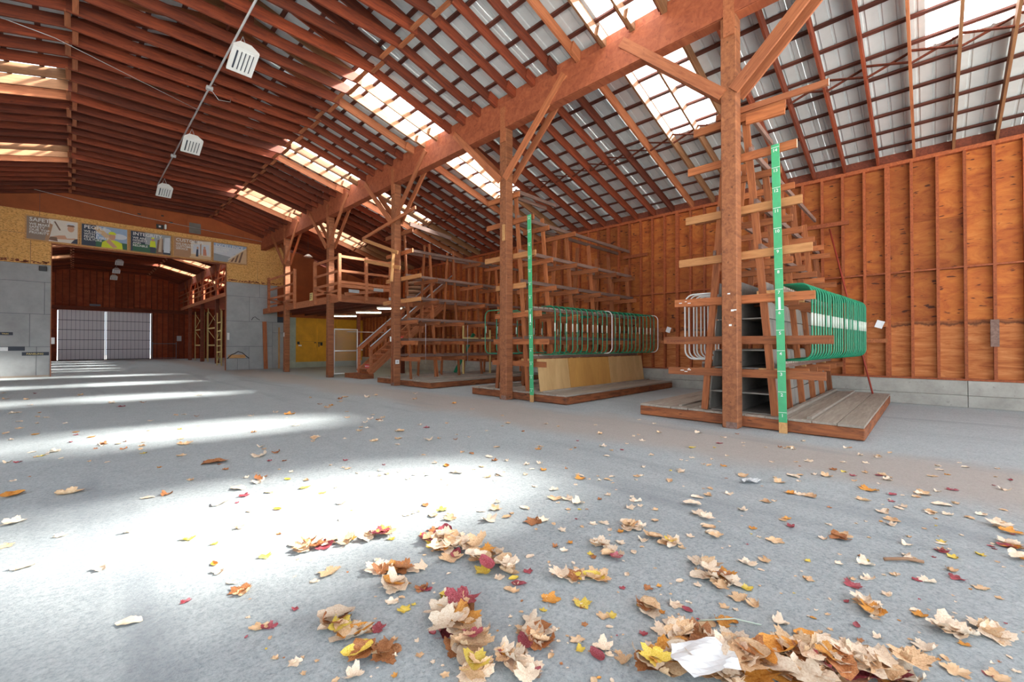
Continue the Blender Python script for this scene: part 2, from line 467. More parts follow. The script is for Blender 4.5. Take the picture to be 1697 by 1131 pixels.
# ------------------------------------------------------------------ roof
def roof_part(root, ya, yb, skies, left_too=True, step=0.61, yoff=0.20, purlin_step=0.56):
    """rafters, collar ties, purlins, ribbed sheets, skylight sheets between ya and yb"""
    k0 = math.ceil((ya - yoff) / step); ry = []
    while yoff + k0 * step < yb: ry.append(yoff + k0 * step); k0 += 1
    for i, y in enumerate(ry):
        dz = RH / 2
        wood_ = 'skylit' if any(a - 0.15 < y < b + 0.1 for a, b in skies) else 'rafter'  # rafters at a skylight get the tone with the light painted in
        if any(b + 0.1 <= y < b + 0.72 for a, b in skies): wood_ = 'brace'  # next rafter beyond gets the paler brace wood so it looks lit
        # right, outer span: rafter bears on beam and wall plate
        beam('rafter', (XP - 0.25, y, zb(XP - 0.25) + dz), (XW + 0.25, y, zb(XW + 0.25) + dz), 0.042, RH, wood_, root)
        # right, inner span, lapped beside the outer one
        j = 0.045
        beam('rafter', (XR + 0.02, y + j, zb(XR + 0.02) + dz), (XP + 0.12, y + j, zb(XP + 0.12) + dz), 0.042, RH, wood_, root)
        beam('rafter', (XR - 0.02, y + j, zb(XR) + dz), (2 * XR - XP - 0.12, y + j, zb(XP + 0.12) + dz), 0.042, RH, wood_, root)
        # collar tie across the middle
        jj = rnd.uniform(-0.02, 0.02)
        beam('collar_tie', (-0.12 + jj, y, 7.70 + dz), (4.90 + jj, y, 7.70 + dz), 0.042, RH, 'rafter', root)
    bx = []
    for y in ry:
        bx.append(((2 * XR - XP + 0.25, y, zb(XP - 0.25) + RH / 2), (2 * XR - XW - 0.25, y, zb(XW + 0.25) + RH / 2), 0.042, RH))
    merge_boxes('left_eave_rafters', bx, 'rafter', root, kind='stuff')
    # blocking pieces beside the beam, short doubled ends
    for y in ry:
        beam('rafter_splice', (XP - 0.52, y + 0.088, zb(XP - 0.52) + 0.14), (XP - 0.005, y + 0.088, zb(XP) + 0.14), 0.042, 0.20, 'rafter', root)
    # bridging rows near the lap of rafter and tie
    for i in range(len(ry) - 1):
        for xb in (4.82, -0.06):
            s = 0.055 if i % 2 else -0.055
            beam('bridging_block', (xb + s, ry[i] + 0.021, 7.73), (xb + s, ry[i + 1] - 0.021, 7.73), 0.09, 0.036, 'brace', root)
    # herring-bone bridging of the outer span
    hb = []
    for i in range(len(ry) - 1):
        z = zb(10.2)
        hb.append(((10.2, ry[i], z + 0.01), (10.2, ry[i + 1], z + 0.21), 0.06, 0.02))
        hb.append(((10.26, ry[i], z + 0.21), (10.26, ry[i + 1], z + 0.01), 0.06, 0.02))
    merge_boxes('cross_bridging', hb, 'rafter', root, kind='stuff')
    # purlins
    def xs(side):
        out = []; d = 0.22
        while d < 10.85: out.append(XR + side * d); d += purlin_step * 0.96
        return out
    for side in (1, -1):
        for x in xs(side):
            if side < 0 and x < -4.2: continue
            z = zb(x) + RH + PH / 2 + 0.004
            nb = 2 if yb - ya > 20 else 1
            for q in range(nb):
                a = ya + (yb - ya) * q / nb; b = ya + (yb - ya) * (q + 1) / nb
                beam('purlin', (x, a + 0.004, z), (x, b - 0.004, z), 0.088, PH, 'purlin', root)
    pl = []
    for x in xs(-1):
        if x < -4.2:
            z = zb(x) + RH + PH / 2 + 0.004; pl.append(((x, ya, z), (x, yb, z), 0.088, PH))
    merge_boxes('left_eave_purlins', pl, 'purlin', root, kind='stuff')
    # sheets
    def sheet(xa, xb_, y0, y1, mat, name):
        n = max(2, int(round((y1 - y0) / 0.228)))
        bm = bmesh.new(); prof = []
        for i in range(n):
            a = y0 + (y1 - y0) * i / n; w = (y1 - y0) / n
            prof += [(a, 0), (a + w * 0.38, 0), (a + w * 0.44, 0.018), (a + w * 0.56, 0.018), (a + w * 0.62, 0)]
        prof.append((y1, 0))
        stops = sorted({xa, xb_} | ({XP} if min(xa, xb_) < XP < max(xa, xb_) else set()) | ({2 * XR - XP} if min(xa, xb_) < 2 * XR - XP < max(xa, xb_) else set()))
        vs = [[bm.verts.new((x, yy, zb(x) + RH + PH + 0.012 + zz)) for yy, zz in prof] for x in stops]
        for q in range(len(stops) - 1):
            for i in range(len(prof) - 1):
                bm.faces.new((vs[q][i], vs[q][i + 1], vs[q + 1][i + 1], vs[q + 1][i]))
        me = bpy.data.meshes.new(name); bm.to_mesh(me); bm.free(); me.materials.append(M[mat])
        return link(name, me, Matrix.Identity(4), root)
    cuts = [ya]
    for a, b in skies: cuts += [a, b]
    cuts.append(yb)
    for q in range(len(cuts) - 1):
        a, b = cuts[q], cuts[q + 1]
        if b - a < 0.05: continue
        if q % 2 == 1:
            sheet(XR, 4.75, a, b, 'metal_roof', 'roofing_sheet'); sheet(4.75, 10.35, a, b, 'skylight', 'skylight_sheet')
            sheet(10.35, XW + 0.45, a, b, 'metal_roof', 'roofing_sheet')
            sheet(XR, -0.32, a, b, 'metal_roof', 'roofing_sheet'); sheet(-0.32, -5.63, a, b, 'skylight', 'skylight_sheet')
            sheet(-5.63, -8.75, a, b, 'metal_roof', 'roofing_sheet')
        else:
            n = max(1, int(round((b - a) / 0.93)))
            for i in range(n):
                s0 = a + (b - a) * i / n; s1 = a + (b - a) * (i + 1) / n + 0.004
                sheet(XR, XW + 0.45, s0, s1, 'metal_roof', 'roofing_sheet')
                sheet(XR, -8.75, s0, s1, 'metal_roof', 'roofing_sheet')

ce = thing('ceiling', None, None, (XR, 9, 7), kind='structure')
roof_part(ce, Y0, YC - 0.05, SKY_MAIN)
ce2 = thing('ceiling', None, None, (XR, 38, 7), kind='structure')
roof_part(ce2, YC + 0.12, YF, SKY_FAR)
# ridge board and cap
for (a, b, rt) in ((Y0, YC - 0.05, ce), (YC + 0.12, YF, ce2)):
    beam('ridge_board', (XR, a, zb(XR) + 0.10), (XR, b, zb(XR) + 0.10), 0.04, 0.28, 'dark_wood', rt)
    beam('ridge_cap', (XR, a, zb(XR) + RH + 0.075), (XR, b, zb(XR) + RH + 0.075), 0.5, 0.01, 'metal_roof', rt)
# plywood gussets hanging under the ridge, one per second rafter
gm = 0
for i in range(0, 56):
    y = 0.2 + 0.61 * (i - 2)
    if y < YC - 0.3 and i % 2 == 0:
        block('ridge_gusset', (XR - 0.22 - 0.1 * rnd.random(), y + 0.024, 7.82), (XR + 0.22, y + 0.036, 8.38), 'dark_wood', ce)
# eave header over the open left side
le = beam('trim_1', (-8.3, Y0, 5.32), (-8.3, YC, 5.32), 0.12, 0.28, 'beam'); props(le, kind='structure')

# ------------------------------------------------------------------ posts and the long beam
ORD = ['nearest', 'second', 'third', 'fourth', 'fifth']
desc = ['thick timber post in front of the nearest lumber rack', 'thick timber post before the middle lumber rack, with a pale plank nailed on',
        'thick timber post at the far lumber rack with a small blue and white sticker', 'timber post beside the white chain-link gate at the storage loft',
        'timber post next to the grey panels of the cross wall']
def make_post(x, y, ztop, label, brace=True, mat='post', bmat='brace', foot=True):
    t = thing('timber_post', label, 'post', (x + 0.115, y + 0.115, 0), group=None)
    block('shaft', (x, y, 0), (x + 0.23, y + 0.23, ztop), mat, t, bev=0.012)
    if foot:
        block('base_bracket', (x - 0.006, y + 0.01, 0.0), (x + 0.0, y + 0.17, 0.10), 'rail_gray', t)
    block('splice_plate', (x - 0.035, y + 0.015, ztop - 0.33), (x - 0.002, y + 0.175, ztop + 0.5), bmat, t)
    if brace:
        for s in (1, -1):
            for xx in (x - 0.022, x + 0.252):
                yb_ = y + 0.115 + s * 0.08
                beam('knee_brace', (xx, yb_ , 5.28), (xx, y + 0.115 + s * 1.86, 7.0), 0.042, 0.17, bmat, t, up=(0, -s, 1))
    return t
posts = []
for i, y in enumerate(POSTY):
    posts.append(make_post(XP, y, 6.5, desc[i]))
    # hidden row on the other side of the ridge
farlab = ['dark timber post behind the cross wall with the pale yellow shelving frames in front', 'timber post in the far hall, second behind the cross wall',
          'timber post in the far hall, third behind the cross wall', 'timber post in the far hall, fourth behind the cross wall', ]
for k in range(4):
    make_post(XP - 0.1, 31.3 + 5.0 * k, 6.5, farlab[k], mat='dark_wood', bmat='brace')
bmn = thing('timber_beam', 'long red-brown timber beam carried by the row of braced posts', 'beam', (XP + 0.1, 9, 6.8))
segs = [Y0] + [p + 0.115 for p in POSTY] + [YC - 0.02]
for a, b in zip(segs[:-1], segs[1:]):
    block('beam_length', (XP, a + 0.003, 6.5), (XP + 0.22, b - 0.003, 7.12), 'beam', bmn, bev=0.01)
block('ledger_strip', (XP - 0.03, Y0, 6.5), (XP - 0.001, YC - 0.02, 6.86), 'beam', bmn, bev=0.004)
# blocking between rafters on top of the beam
yy = 0.2 + 0.61 * math.ceil((Y0 - 0.2) / 0.61)
while yy + 0.61 < YC - 0.1:
    block('blocking', (XP + 0.02, yy + 0.11, 7.122), (XP + 0.06, yy + 0.61 - 0.022, 7.30), 'beam', bmn); yy += 0.61
b2 = thing('timber_beam', 'timber beam along the loft posts in the far hall beyond the opening', 'beam', (XP, 38, 6.8))
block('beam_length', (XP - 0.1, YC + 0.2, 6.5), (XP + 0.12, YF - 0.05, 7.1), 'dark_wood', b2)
b3 = thing('trim_2', None, None, (-2.46, 9, 6.8), kind='structure')   # matching beam row left of the ridge, outside the frame
block('beam_length', (-2.68, Y0, 6.5), (-2.46, YC - 0.02, 7.12), 'beam', b3)
for y in (2.12, 12.24, 22.4):
    block('shaft', (-2.68, y, 0.0), (-2.46, y + 0.22, 6.5), 'post', b3)

# nearest post paint marks etc.
def smudge(parent, pts, w, mat='white'):
    for (y, z, dx) in pts:
        block('paint_mark', (XP - 0.003, y, z), (XP - 0.0005, y + w, z + 0.02 + dx), mat, parent)
smudge(posts[0], [(2.17, 1.83, 0.01), (2.13, 1.84, 0.0), (2.2, 1.60, 0.01), (2.22, 2.1, 0.0)], 0.04)
block('nailed_plank', (XP - 0.02, 7.22, 3.80), (XP - 0.001, 7.30, 4.19), 'rack_light', posts[1], label='pale yellow short plank nailed to the post')
block('switch_plate', (XP - 0.012, 12.42, 1.42), (XP - 0.001, 12.50, 1.58), 'white', posts[2], label='white switch plate')
block('sticker', (XP + 0.04, 12.232, 0.70), (XP + 0.17, 12.239, 0.83), 'paper', posts[2], label='white sticker with a blue print')
block('sticker_print', (XP + 0.07, 12.229, 0.73), (XP + 0.14, 12.233, 0.80), 'galv', posts[2])
block('switch_plate', (XP - 0.015, 22.42, 1.72), (XP - 0.001, 22.52, 1.92), 'white', posts[4], label='white switch box')
tube('conduit', [(XP - 0.01, 12.34, 1.5), (XP - 0.01, 12.34, 0.1)], 0.009, 'dark_wood', posts[2])

# ------------------------------------------------------------------ cross wall with the opening
wc = thing('wall_cross', None, None, (2.4, YC, 0), kind='structure')
OX0, OX1, OZ = -0.64, 5.56, 5.56
def panel(name, x0, x1, z0, z1, mat, d=0.02, label=None):
    return block(name, (x0 + 0.006, YC - rnd.uniform(0, 0.008), z0 + 0.006), (x1 - 0.006, YC + d, z1 - 0.006), mat, wc, label=label)
# backing so that the seams stay dark
block('backing', (-8.3, YC + 0.02, 0), (OX0, YC + 0.10, 8.0), 'slot_dark', wc)
block('backing', (OX1, YC + 0.02, 0), (XW, YC + 0.10, 5.4), 'slot_dark', wc)
block('backing', (OX0, YC + 0.02, OZ), (OX1, YC + 0.10, 8.0), 'dark_ply', wc)
zr = [0, 1.24, 2.58, 3.90, 4.62]
def rowpanels(xa, xb, offs, skip=None):
    for r_ in range(4):
        x = xa; w = offs[r_]
        while x < xb - 0.01:
            x2 = min(x + w, xb); w = 2.44
            panel('grey_panel', x, x2, zr[r_], zr[r_ + 1], 'gray_panel'); x = x2
rowpanels(-8.3, OX0, [2.44 - 0.05, 2.2, 2.6, 2.44 + 0.4])
panel('grey_panel', OX1, 6.08, 0.0, 0.60, 'gray_panel'); panel('grey_panel', 6.08, 6.62, 0.0, 0.60, 'gray_panel')
panel('grey_panel', OX1, 6.62, 0.60, 1.24, 'gray_panel'); panel('grey_panel', 6.62, 7.75, 0, 1.24, 'gray_panel')
panel('grey_panel', 7.75, 8.5, 0, 2.0, 'gray_panel'); panel('grey_panel', 7.75, 8.5, 2.0, 2.58, 'gray_panel')
panel('grey_panel', OX1, 7.75, 1.24, 2.58, 'gray_panel')
panel('grey_panel', OX1, 6.62, 2.58, 3.90, 'gray_panel'); panel('grey_panel', 6.62, 8.0, 2.58, 3.90, 'gray_panel')
panel('grey_panel', OX1, 7.1, 3.90, 4.62, 'gray_panel'); panel('grey_panel', 7.1, 8.0, 3.90, 4.62, 'gray_panel')
# broken hole low in the right grey panels, exposing board and frayed black edge
block('exposed_patch', (5.66, YC - 0.014, 0.62), (6.45, YC - 0.010, 0.80), 'rack_light', wc)
tube('torn_edge', [(5.62, YC - 0.02, 0.60), (5.8, YC - 0.02, 0.80), (5.95, YC - 0.02, 0.86), (6.1, YC - 0.02, 0.97), (6.3, YC - 0.02, 0.90), (6.5, YC - 0.02, 0.70), (6.62, YC - 0.02, 0.60)], 0.022, 'black', wc, 5)
tube('torn_edge', [(6.72, YC - 0.02, 2.66), (6.8, YC - 0.02, 2.80), (6.9, YC - 0.02, 2.84), (7.0, YC - 0.02, 2.74), (7.12, YC - 0.02, 2.68)], 0.014, 'black', wc, 5)
# OSB band
for (a, b) in ((-8.3, -6.1), (-6.1, -3.66), (-3.66, -1.22), (-1.22, OX0)):
    panel('osb_panel', a, b, 4.62, 5.84, 'osb')
for (a, b) in ((OX1, 7.0), (7.0, 8.3)):
    panel('osb_panel', a, b, 4.62, 5.84, 'osb')
for i in range(7):
    a = -8.3 + 2.44 * i; b = min(a + 2.44, 8.3)
    z0 = 5.84
    if b <= a: break
    panel('osb_panel', a, b, z0, 6.80, 'osb')
panel('osb_panel', OX0, OX1, OZ, 5.84, 'osb')
# brown hardboard gable above, cut to the roof slope
def gable(x0, x1, z0, name='brown_panel'):
    bm = bmesh.new(); y = YC - rnd.uniform(0, 0.006)
    pts = [x0] + [q for q in (-2.46, XR, XP) if x0 < q < x1] + [x1]
    top = [(x, zb(x) + RH * 0.9) for x in pts]
    lo = [bm.verts.new((x0 + 0.005, y, z0)), bm.verts.new((x1 - 0.005, y, z0))]
    up = [bm.verts.new((min(max(x, x0 + 0.005), x1 - 0.005), y, z)) for x, z in top]
    f = bm.faces.new([lo[0], lo[1]] + up[::-1])
    ex = bmesh.ops.extrude_face_region(bm, geom=[f])
    bmesh.ops.translate(bm, vec=(0, 0.02, 0), verts=[v for v in ex['geom'] if isinstance(v, bmesh.types.BMVert)])
    bmesh.ops.recalc_face_normals(bm, faces=bm.faces[:])
    me = bpy.data.meshes.new(name); bm.to_mesh(me); bm.free(); me.materials.append(M['brown_panel'])
    link(name, me, Matrix.Identity(4), wc)
for i in range(8):
    a = -8.3 + 2.44 * i + (0 if i else 0); b = min(a + 2.44, 8.3)
    if a >= 8.3: break
    zlo = 6.80 if zb(a) > 6.9 or zb(b) > 6.9 else 5.9
    gable(a, b, 6.80 if min(zb(a), zb(b)) + RH > 6.85 else 5.2)
block('batten', (2.36, YC - 0.03, 6.80), (2.72, YC - 0.012, 8.1), 'brown_panel', wc)
block('hole_patch', (3.98, YC - 0.014, 6.86), (4.45, YC - 0.009, 7.38), 'ply_gray', wc)
for (x, z, w) in ((1.9, 7.75, 0.3), (2.05, 7.35, 0.12), (2.9, 7.45, 0.1), (3.2, 7.2, 0.14)):
    block('tear', (x, YC - 0.013, z), (x + w, YC - 0.009, z + 0.06), 'black', wc)
# dusky stains at the lower edge of the boards: individual frayed splinters
fr = []
for i in range(150):
    x = rnd.choice([rnd.uniform(-2.6, OX0 - 0.05), rnd.uniform(OX1 + 0.05, 8.2)])
    z = 4.66 + rnd.uniform(0, 0.10)
    fr.append(((x, YC - 0.013, z), (x + rnd.uniform(0.03, 0.10), YC - 0.013, z + rnd.uniform(-0.02, 0.03)), 0.012, 0.03))
merge_boxes('frayed_chips', fr, 'dark_wood', wc, kind='stuff')
# wall beyond the loft: orange board above, yellow boards below
for (a, b) in ((8.0, 10.0), (10.0, 12.0), (12.0, XW)):
    block('brown_panel', (a + 0.004, YC - 0.004, 2.9), (b - 0.004, YC + 0.02, min(zb(a), zb(b)) + 0.3), 'brown_panel', wc)
block('gray_green_strip', (8.5, YC - 0.012, 0), (8.98, YC + 0.02, 2.9), 'gray_green', wc)
for (a, b) in ((8.98, 10.2), (10.2, 11.42), (11.42, XW)):
    block('yellow_panel', (a + 0.004, YC - 0.006, 0.33), (b - 0.004, YC + 0.02, 1.52), 'yellow_ply', wc)
    block('yellow_panel', (a + 0.004, YC - 0.004, 1.526), (b - 0.004, YC + 0.02, 2.9), 'yellow_ply', wc)
    block('yellow_batten', (b - 0.07, YC - 0.03, 0.33), (b + 0.02, YC - 0.008, 2.9), 'yellow_ply', wc)
block('low_curb', (8.98, YC - 0.02, 0), (XW, YC + 0.02, 0.33), 'gray_green', wc)
for (x, z, w, h) in ((9.05, 1.35, 0.14, 0.16), (10.0, 1.43, 0.35, 0.05), (10.26, 1.2, 0.05, 0.25), (10.36, 1.28, 0.14, 0.2)):
    block('torn_patch', (x, YC - 0.018, z), (x + w, YC - 0.010, z + h), 'black', wc)
block('torn_patch', (9.12, YC - 0.018, 1.25), (9.3, YC - 0.011, 1.32), 'paper', wc)
# opening jambs and lintel
block('jamb', (OX0 - 0.005, YC - 0.03, 0), (OX0 + 0.02, YC + 0.14, OZ), 'brace', wc)
block('jamb', (OX1 - 0.02, YC - 0.03, 0), (OX1 + 0.005, YC + 0.14, OZ), 'brace', wc)
block('lintel', (OX0, YC - 0.02, OZ - 0.06), (OX1, YC + 0.14, OZ), 'brace', wc)
block('kick_board', (-8.3, YC - 0.05, 0.0), (OX0 - 0.02, YC - 0.01, 0.07), 'plank', wc)
# strips of old tape and lettering on the left grey panels
tp = thing('tape_strip', 'dark tape strip with yellow lettering low on the left grey wall', 'tape', (-1.08, YC - 0.012, 0.95))
block('strip', (-1.42, YC - 0.016, 0.88), (-0.68, YC - 0.011, 1.02), 'slot_dark', tp)
text('lettering', 'PANELING', 0.10, (-1.30, YC - 0.018, 0.915), FACE_NY, 'yellow_steel', tp)
tp = thing('tape_strip', 'dark tape strip at the picture edge, highest on the left grey wall', 'tape', (-1.8, YC - 0.012, 1.76))
block('strip', (-2.1, YC - 0.016, 1.70), (-1.66, YC - 0.011, 1.82), 'slot_dark', tp)
text('lettering', 'TRIM', 0.08, (-1.95, YC - 0.018, 1.73), FACE_NY, 'yellow_steel', tp)
tp = thing('tape_strip', 'short blue-black tape square between the two lettered strips on the left grey wall', 'tape', (-1.55, YC - 0.012, 1.16))
block('strip', (-1.78, YC - 0.016, 1.08), (-1.34, YC - 0.011, 1.25), 'slot_dark', tp)
block('white_strip', (-2.05, YC - 0.016, 1.08), (-1.785, YC - 0.011, 1.22), 'paper', tp)
# vertical plank on the grey wall and narrow one beside the post
t = thing('leaning_plank', 'tall narrow pinkish plank standing against the right grey wall', 'plank', (7.4, YC - 0.06, 0))
beam('board', (7.42, YC - 0.05, 0.0), (7.34, YC - 0.035, 2.6), 0.20, 0.04, 'brace', t, up=(0, 1, 0))
t = thing('leaning_plank', 'thin pale edge plank standing behind the fifth post', 'plank', (8.1, YC - 0.06, 0))
beam('board', (8.08, YC - 0.05, 0.0), (8.08, YC - 0.035, 2.3), 0.08, 0.03, 'rack_light', t, up=(0, 1, 0))
# security camera and lamp over the banners
t = thing('security_camera', 'small black camera box with two bulbs above the banners', 'camera', (2.95, YC - 0.05, 6.9))
block('housing', (2.72, YC - 0.14, 6.83), (2.98, YC - 0.0, 7.02), 'black', t, bev=0.01)
block('bulb', (3.02, YC - 0.12, 6.84), (3.10, YC - 0.02, 7.08), 'white', t, bev=0.03)
block('lens', (2.80, YC - 0.15, 6.88), (2.88, YC - 0.138, 6.96), 'white', t)
t = thing('speaker_box', 'small black box at the top corner of the left grey wall', 'speaker', (-0.85, YC - 0.05, 4.45))
block('housing', (-0.98, YC - 0.12, 4.36), (-0.76, YC, 4.55), 'black', t, bev=0.01)

# ------------------------------------------------------------------ banners over the opening
def cmat(name, col):
    if name not in M: M[name] = plain(name, col, 0.55)
    return name
COL = {'taupe': (0.30, 0.22, 0.17), 'wood': (0.44, 0.24, 0.13), 'skin': (0.60, 0.32, 0.20), 'lime': (0.66, 0.74, 0.02), 'sky': (0.30, 0.42, 0.60),
       'cloud': (0.62, 0.66, 0.72), 'navy': (0.03, 0.04, 0.07), 'forest': (0.03, 0.12, 0.06), 'bone': (0.72, 0.66, 0.58), 'sand': (0.55, 0.42, 0.30),
       'steel': (0.34, 0.37, 0.40), 'coral': (0.62, 0.24, 0.15), 'pine': (0.66, 0.45, 0.26), 'umber': (0.20, 0.11, 0.07)}
for k_, v_ in COL.items(): cmat('print_' + k_, v_)
def banner(x0, x1, title, lines, polys, base, label, tcol='white'):
    z0, z1 = 5.58, 6.60
    t = thing('banner', label, 'banner', ((x0 + x1) / 2, YC - 0.06, 5.58))
    block('frame', (x0, YC - 0.055, z0), (x1, YC - 0.016, z1), 'rack_light', t)
    block('sheet', (x0 + 0.05, YC - 0.062, z0 + 0.05), (x1 - 0.05, YC - 0.0555, z1 - 0.05), 'print_' + base, t)
    w = x1 - x0 - 0.1; h = z1 - z0 - 0.1
    bm = bmesh.new(); mats = []
    for i, (cn, pts) in enumerate(polys):
        if cn not in mats: mats.append(cn)
        yy_ = YC - 0.064 - 0.0015 * i
        f = bm.faces.new([bm.verts.new((x0 + 0.05 + u * w, yy_, z0 + 0.05 + v * h)) for u, v in pts]); f.material_index = mats.index(cn)
    me = bpy.data.meshes.new('printed_picture'); bm.to_mesh(me); bm.free()
    for cn in mats: me.materials.append(M['print_' + cn])
    link('printed_picture', me, Matrix.Identity(4), t)
    text('title', title, 0.21, (x0 + 0.12, YC - 0.09, z1 - 0.24), FACE_NY, tcol, t)
    for i, l in enumerate(lines):
        text('lettering', l, 0.13, (x0 + 0.12, YC - 0.09, z1 - 0.40 - 0.115 * i), FACE_NY, tcol, t)
    return t
def ell(cx, cy, rx, ry, n=12, a0=0, a1=360):
    return [(cx + rx * math.cos(R(a0 + (a1 - a0) * i / (n if a1 - a0 == 360 else n - 1))), cy + ry * math.sin(R(a0 + (a1 - a0) * i / (n if a1 - a0 == 360 else n - 1)))) for i in range(n)]
xe = [-1.38, 0.19, 1.77, 3.33, 4.94, 6.50]
banner(xe[0], xe[1] - 0.02, 'SAFETY', ['WE MAKE', 'SAFETY', 'OUR TOP', 'PRIORITY'],
       [('bone', [(0.42, 0), (1, 0), (1, 1), (0.42, 1)]), ('wood', [(0.34, 0), (0.42, 0), (0.50, 0.75), (0.44, 0.8)]), ('umber', [(0.52, 0.9), (0.55, 0.92), (0.66, 0.55), (0.63, 0.52)]),
        ('skin', [(0.55, 0.12), (0.95, 0.18), (0.97, 0.38), (0.62, 0.3), (0.46, 0.2)]), ('bone', [(0.78, 0.2), (0.97, 0.25), (0.98, 0.55), (0.85, 0.6), (0.72, 0.42)]),
        ('skin', ell(0.86, 0.66, 0.07, 0.15)), ('umber', ell(0.86, 0.76, 0.08, 0.11, 8, 0, 180)), ('cloud', ell(0.86, 0.84, 0.10, 0.08, 8, 0, 180)),
        ('umber', [(0.42, 0.05), (0.60, 0.02), (0.58, 0.2), (0.45, 0.2)]), ('navy', [(0.86, 0), (1, 0), (1, 0.24), (0.94, 0.2)])],
       'taupe', 'first banner from the left over the opening, reading SAFETY, with a worker leaning over timber')
banner(xe[1], xe[2] - 0.02, 'PEOPLE', ['WE LEAD', 'WITH A', 'PEOPLE FIRST', 'CULTURE'],
       [('sky', [(0.3, 0.25), (1, 0.25), (1, 1), (0.3, 1)]), ('cloud', ell(0.80, 0.6, 0.2, 0.14)), ('cloud', ell(0.5, 0.8, 0.14, 0.12)), ('forest', [(0.3, 0), (1, 0), (1, 0.3), (0.3, 0.36)]),
        ('pine', [(0.24, 0.85), (0.34, 1.0), (0.90, 0.12), (0.78, 0.05)]),
        ('lime', [(0.42, 0.0), (0.90, 0.0), (0.88, 0.28), (0.76, 0.38), (0.55, 0.38), (0.44, 0.25)]), ('skin', ell(0.66, 0.56, 0.075, 0.16)),
        ('lime', ell(0.66, 0.66, 0.09, 0.14, 8, 0, 180)), ('skin', [(0.52, 0.3), (0.6, 0.42), (0.78, 0.06), (0.68, 0.02)])],
       'navy', 'banner reading PEOPLE with a worker in a yellow shirt carrying a plank')
banner(xe[2], xe[3] - 0.02, 'INTEGRITY', ['WE ARE', 'HONEST', 'AND', 'RELIABLE'],
       [('steel', [(0.35, 0.3), (1, 0.2), (1, 1), (0.35, 1)]), ('forest', [(0.05, 0), (0.65, 0), (0.6, 0.38), (0.05, 0.42)]), ('umber', [(0.62, 0), (0.8, 0), (0.8, 0.8), (0.66, 0.7)]),
        ('sand', [(0.68, 0.1), (0.76, 0.1), (0.78, 0.86), (0.72, 0.86)]), ('cloud', [(0.82, 0.1), (0.98, 0.1), (0.98, 0.9), (0.84, 0.86)]),
        ('lime', [(0.46, 0.3), (0.62, 0.3), (0.60, 0.62), (0.48, 0.62)]), ('skin', ell(0.54, 0.68, 0.035, 0.08)), ('lime', ell(0.54, 0.73, 0.045, 0.07, 8, 0, 180)), ('navy', [(0.48, 0.02), (0.6, 0.02), (0.61, 0.3), (0.47, 0.3)])],
       'navy', 'middle banner reading INTEGRITY with a small worker in a yellow vest')
banner(xe[3], xe[4] - 0.02, 'CUSTOMER', ['WE DELIVER', 'CUSTOMER', 'SERVICE'],
       [('bone', [(0.42, 0.2), (1, 0.15), (1, 1), (0.42, 0.9)]), ('pine', [(0.42, 0.0), (1, 0.0), (1, 0.16), (0.42, 0.22)]), ('wood', [(0.40, 0.1), (0.45, 0.1), (0.45, 0.9), (0.40, 0.86)]),
        ('cloud', [(0.5, 0.3), (0.95, 0.25), (0.95, 0.8), (0.5, 0.74)]), ('wood', [(0.70, 0.2), (0.73, 0.2), (0.73, 0.9), (0.70, 0.9)]), ('coral', [(0.78, 0.2), (0.88, 0.2), (0.86, 0.55), (0.78, 0.55)]),
        ('navy', [(0.58, 0.1), (0.65, 0.1), (0.65, 0.5), (0.60, 0.5)]), ('skin', ell(0.63, 0.57, 0.025, 0.07)), ('skin', ell(0.82, 0.62, 0.03, 0.07))],
       'wood', 'fourth banner from the left, reading CUSTOMER, with two people among wall framing')
banner(xe[4], xe[5], 'EXCELLENCE', ['WE DRIVE', 'RESULTS'],
       [('sky', [(0, 0.55), (1, 0.4), (1, 1), (0, 1)]), ('cloud', [(0, 0.35), (0.7, 0.5), (0.9, 0.8), (0, 0.85)]), ('steel', [(0, 0), (0.5, 0), (0.5, 0.3), (0, 0.42)]),
        ('pine', [(0.4, 0.0), (1, 0.0), (1, 0.9), (0.46, 0.12)]), ('umber', [(0.5, 0.04), (0.56, 0.04), (0.64, 0.3), (0.58, 0.26)]), ('umber', [(0.62, 0.04), (0.68, 0.04), (0.76, 0.5), (0.70, 0.42)]),
        ('umber', [(0.74, 0.04), (0.80, 0.04), (0.90, 0.7), (0.84, 0.62)]), ('bone', [(0.44, 0.12), (0.98, 0.86), (0.98, 0.92), (0.42, 0.16)])],
       'cloud', 'rightmost banner reading EXCELLENCE with roof trusses under a pale sky')

# ------------------------------------------------------------------ far hall beyond the opening
wf = thing('wall_far', None, None, (2.4, YF, 0), kind='structure')
x = -8.3
DX0, DX1, DZ = -0.88, 5.05, 4.30
while x < XW:
    x2 = min(x + 1.22, XW)
    zt = min(zb(x), zb(x2)) + 0.2
    zlo = 0.0 if (x2 <= DX0 or x >= DX1) else DZ + 0.05
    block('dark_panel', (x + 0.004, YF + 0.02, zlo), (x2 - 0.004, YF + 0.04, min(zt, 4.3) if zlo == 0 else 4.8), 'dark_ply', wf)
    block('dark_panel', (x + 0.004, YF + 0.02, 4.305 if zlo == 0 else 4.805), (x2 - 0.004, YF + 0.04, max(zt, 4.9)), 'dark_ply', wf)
    x = x2
for (a, b, c, d) in ((-8.3, DX0 - 0.05, 0, 4.4), (DX1 + 0.05, XW, 0, 4.4), (-8.3, XW, 4.25, 6.0), (-5, 10, 6.0, 7.3), (-1.2, 6.2, 7.3, 8.5)):
    block('outer_siding', (a, YF + 0.05, c), (b, YF + 0.08, d), 'dark_wood', wf)
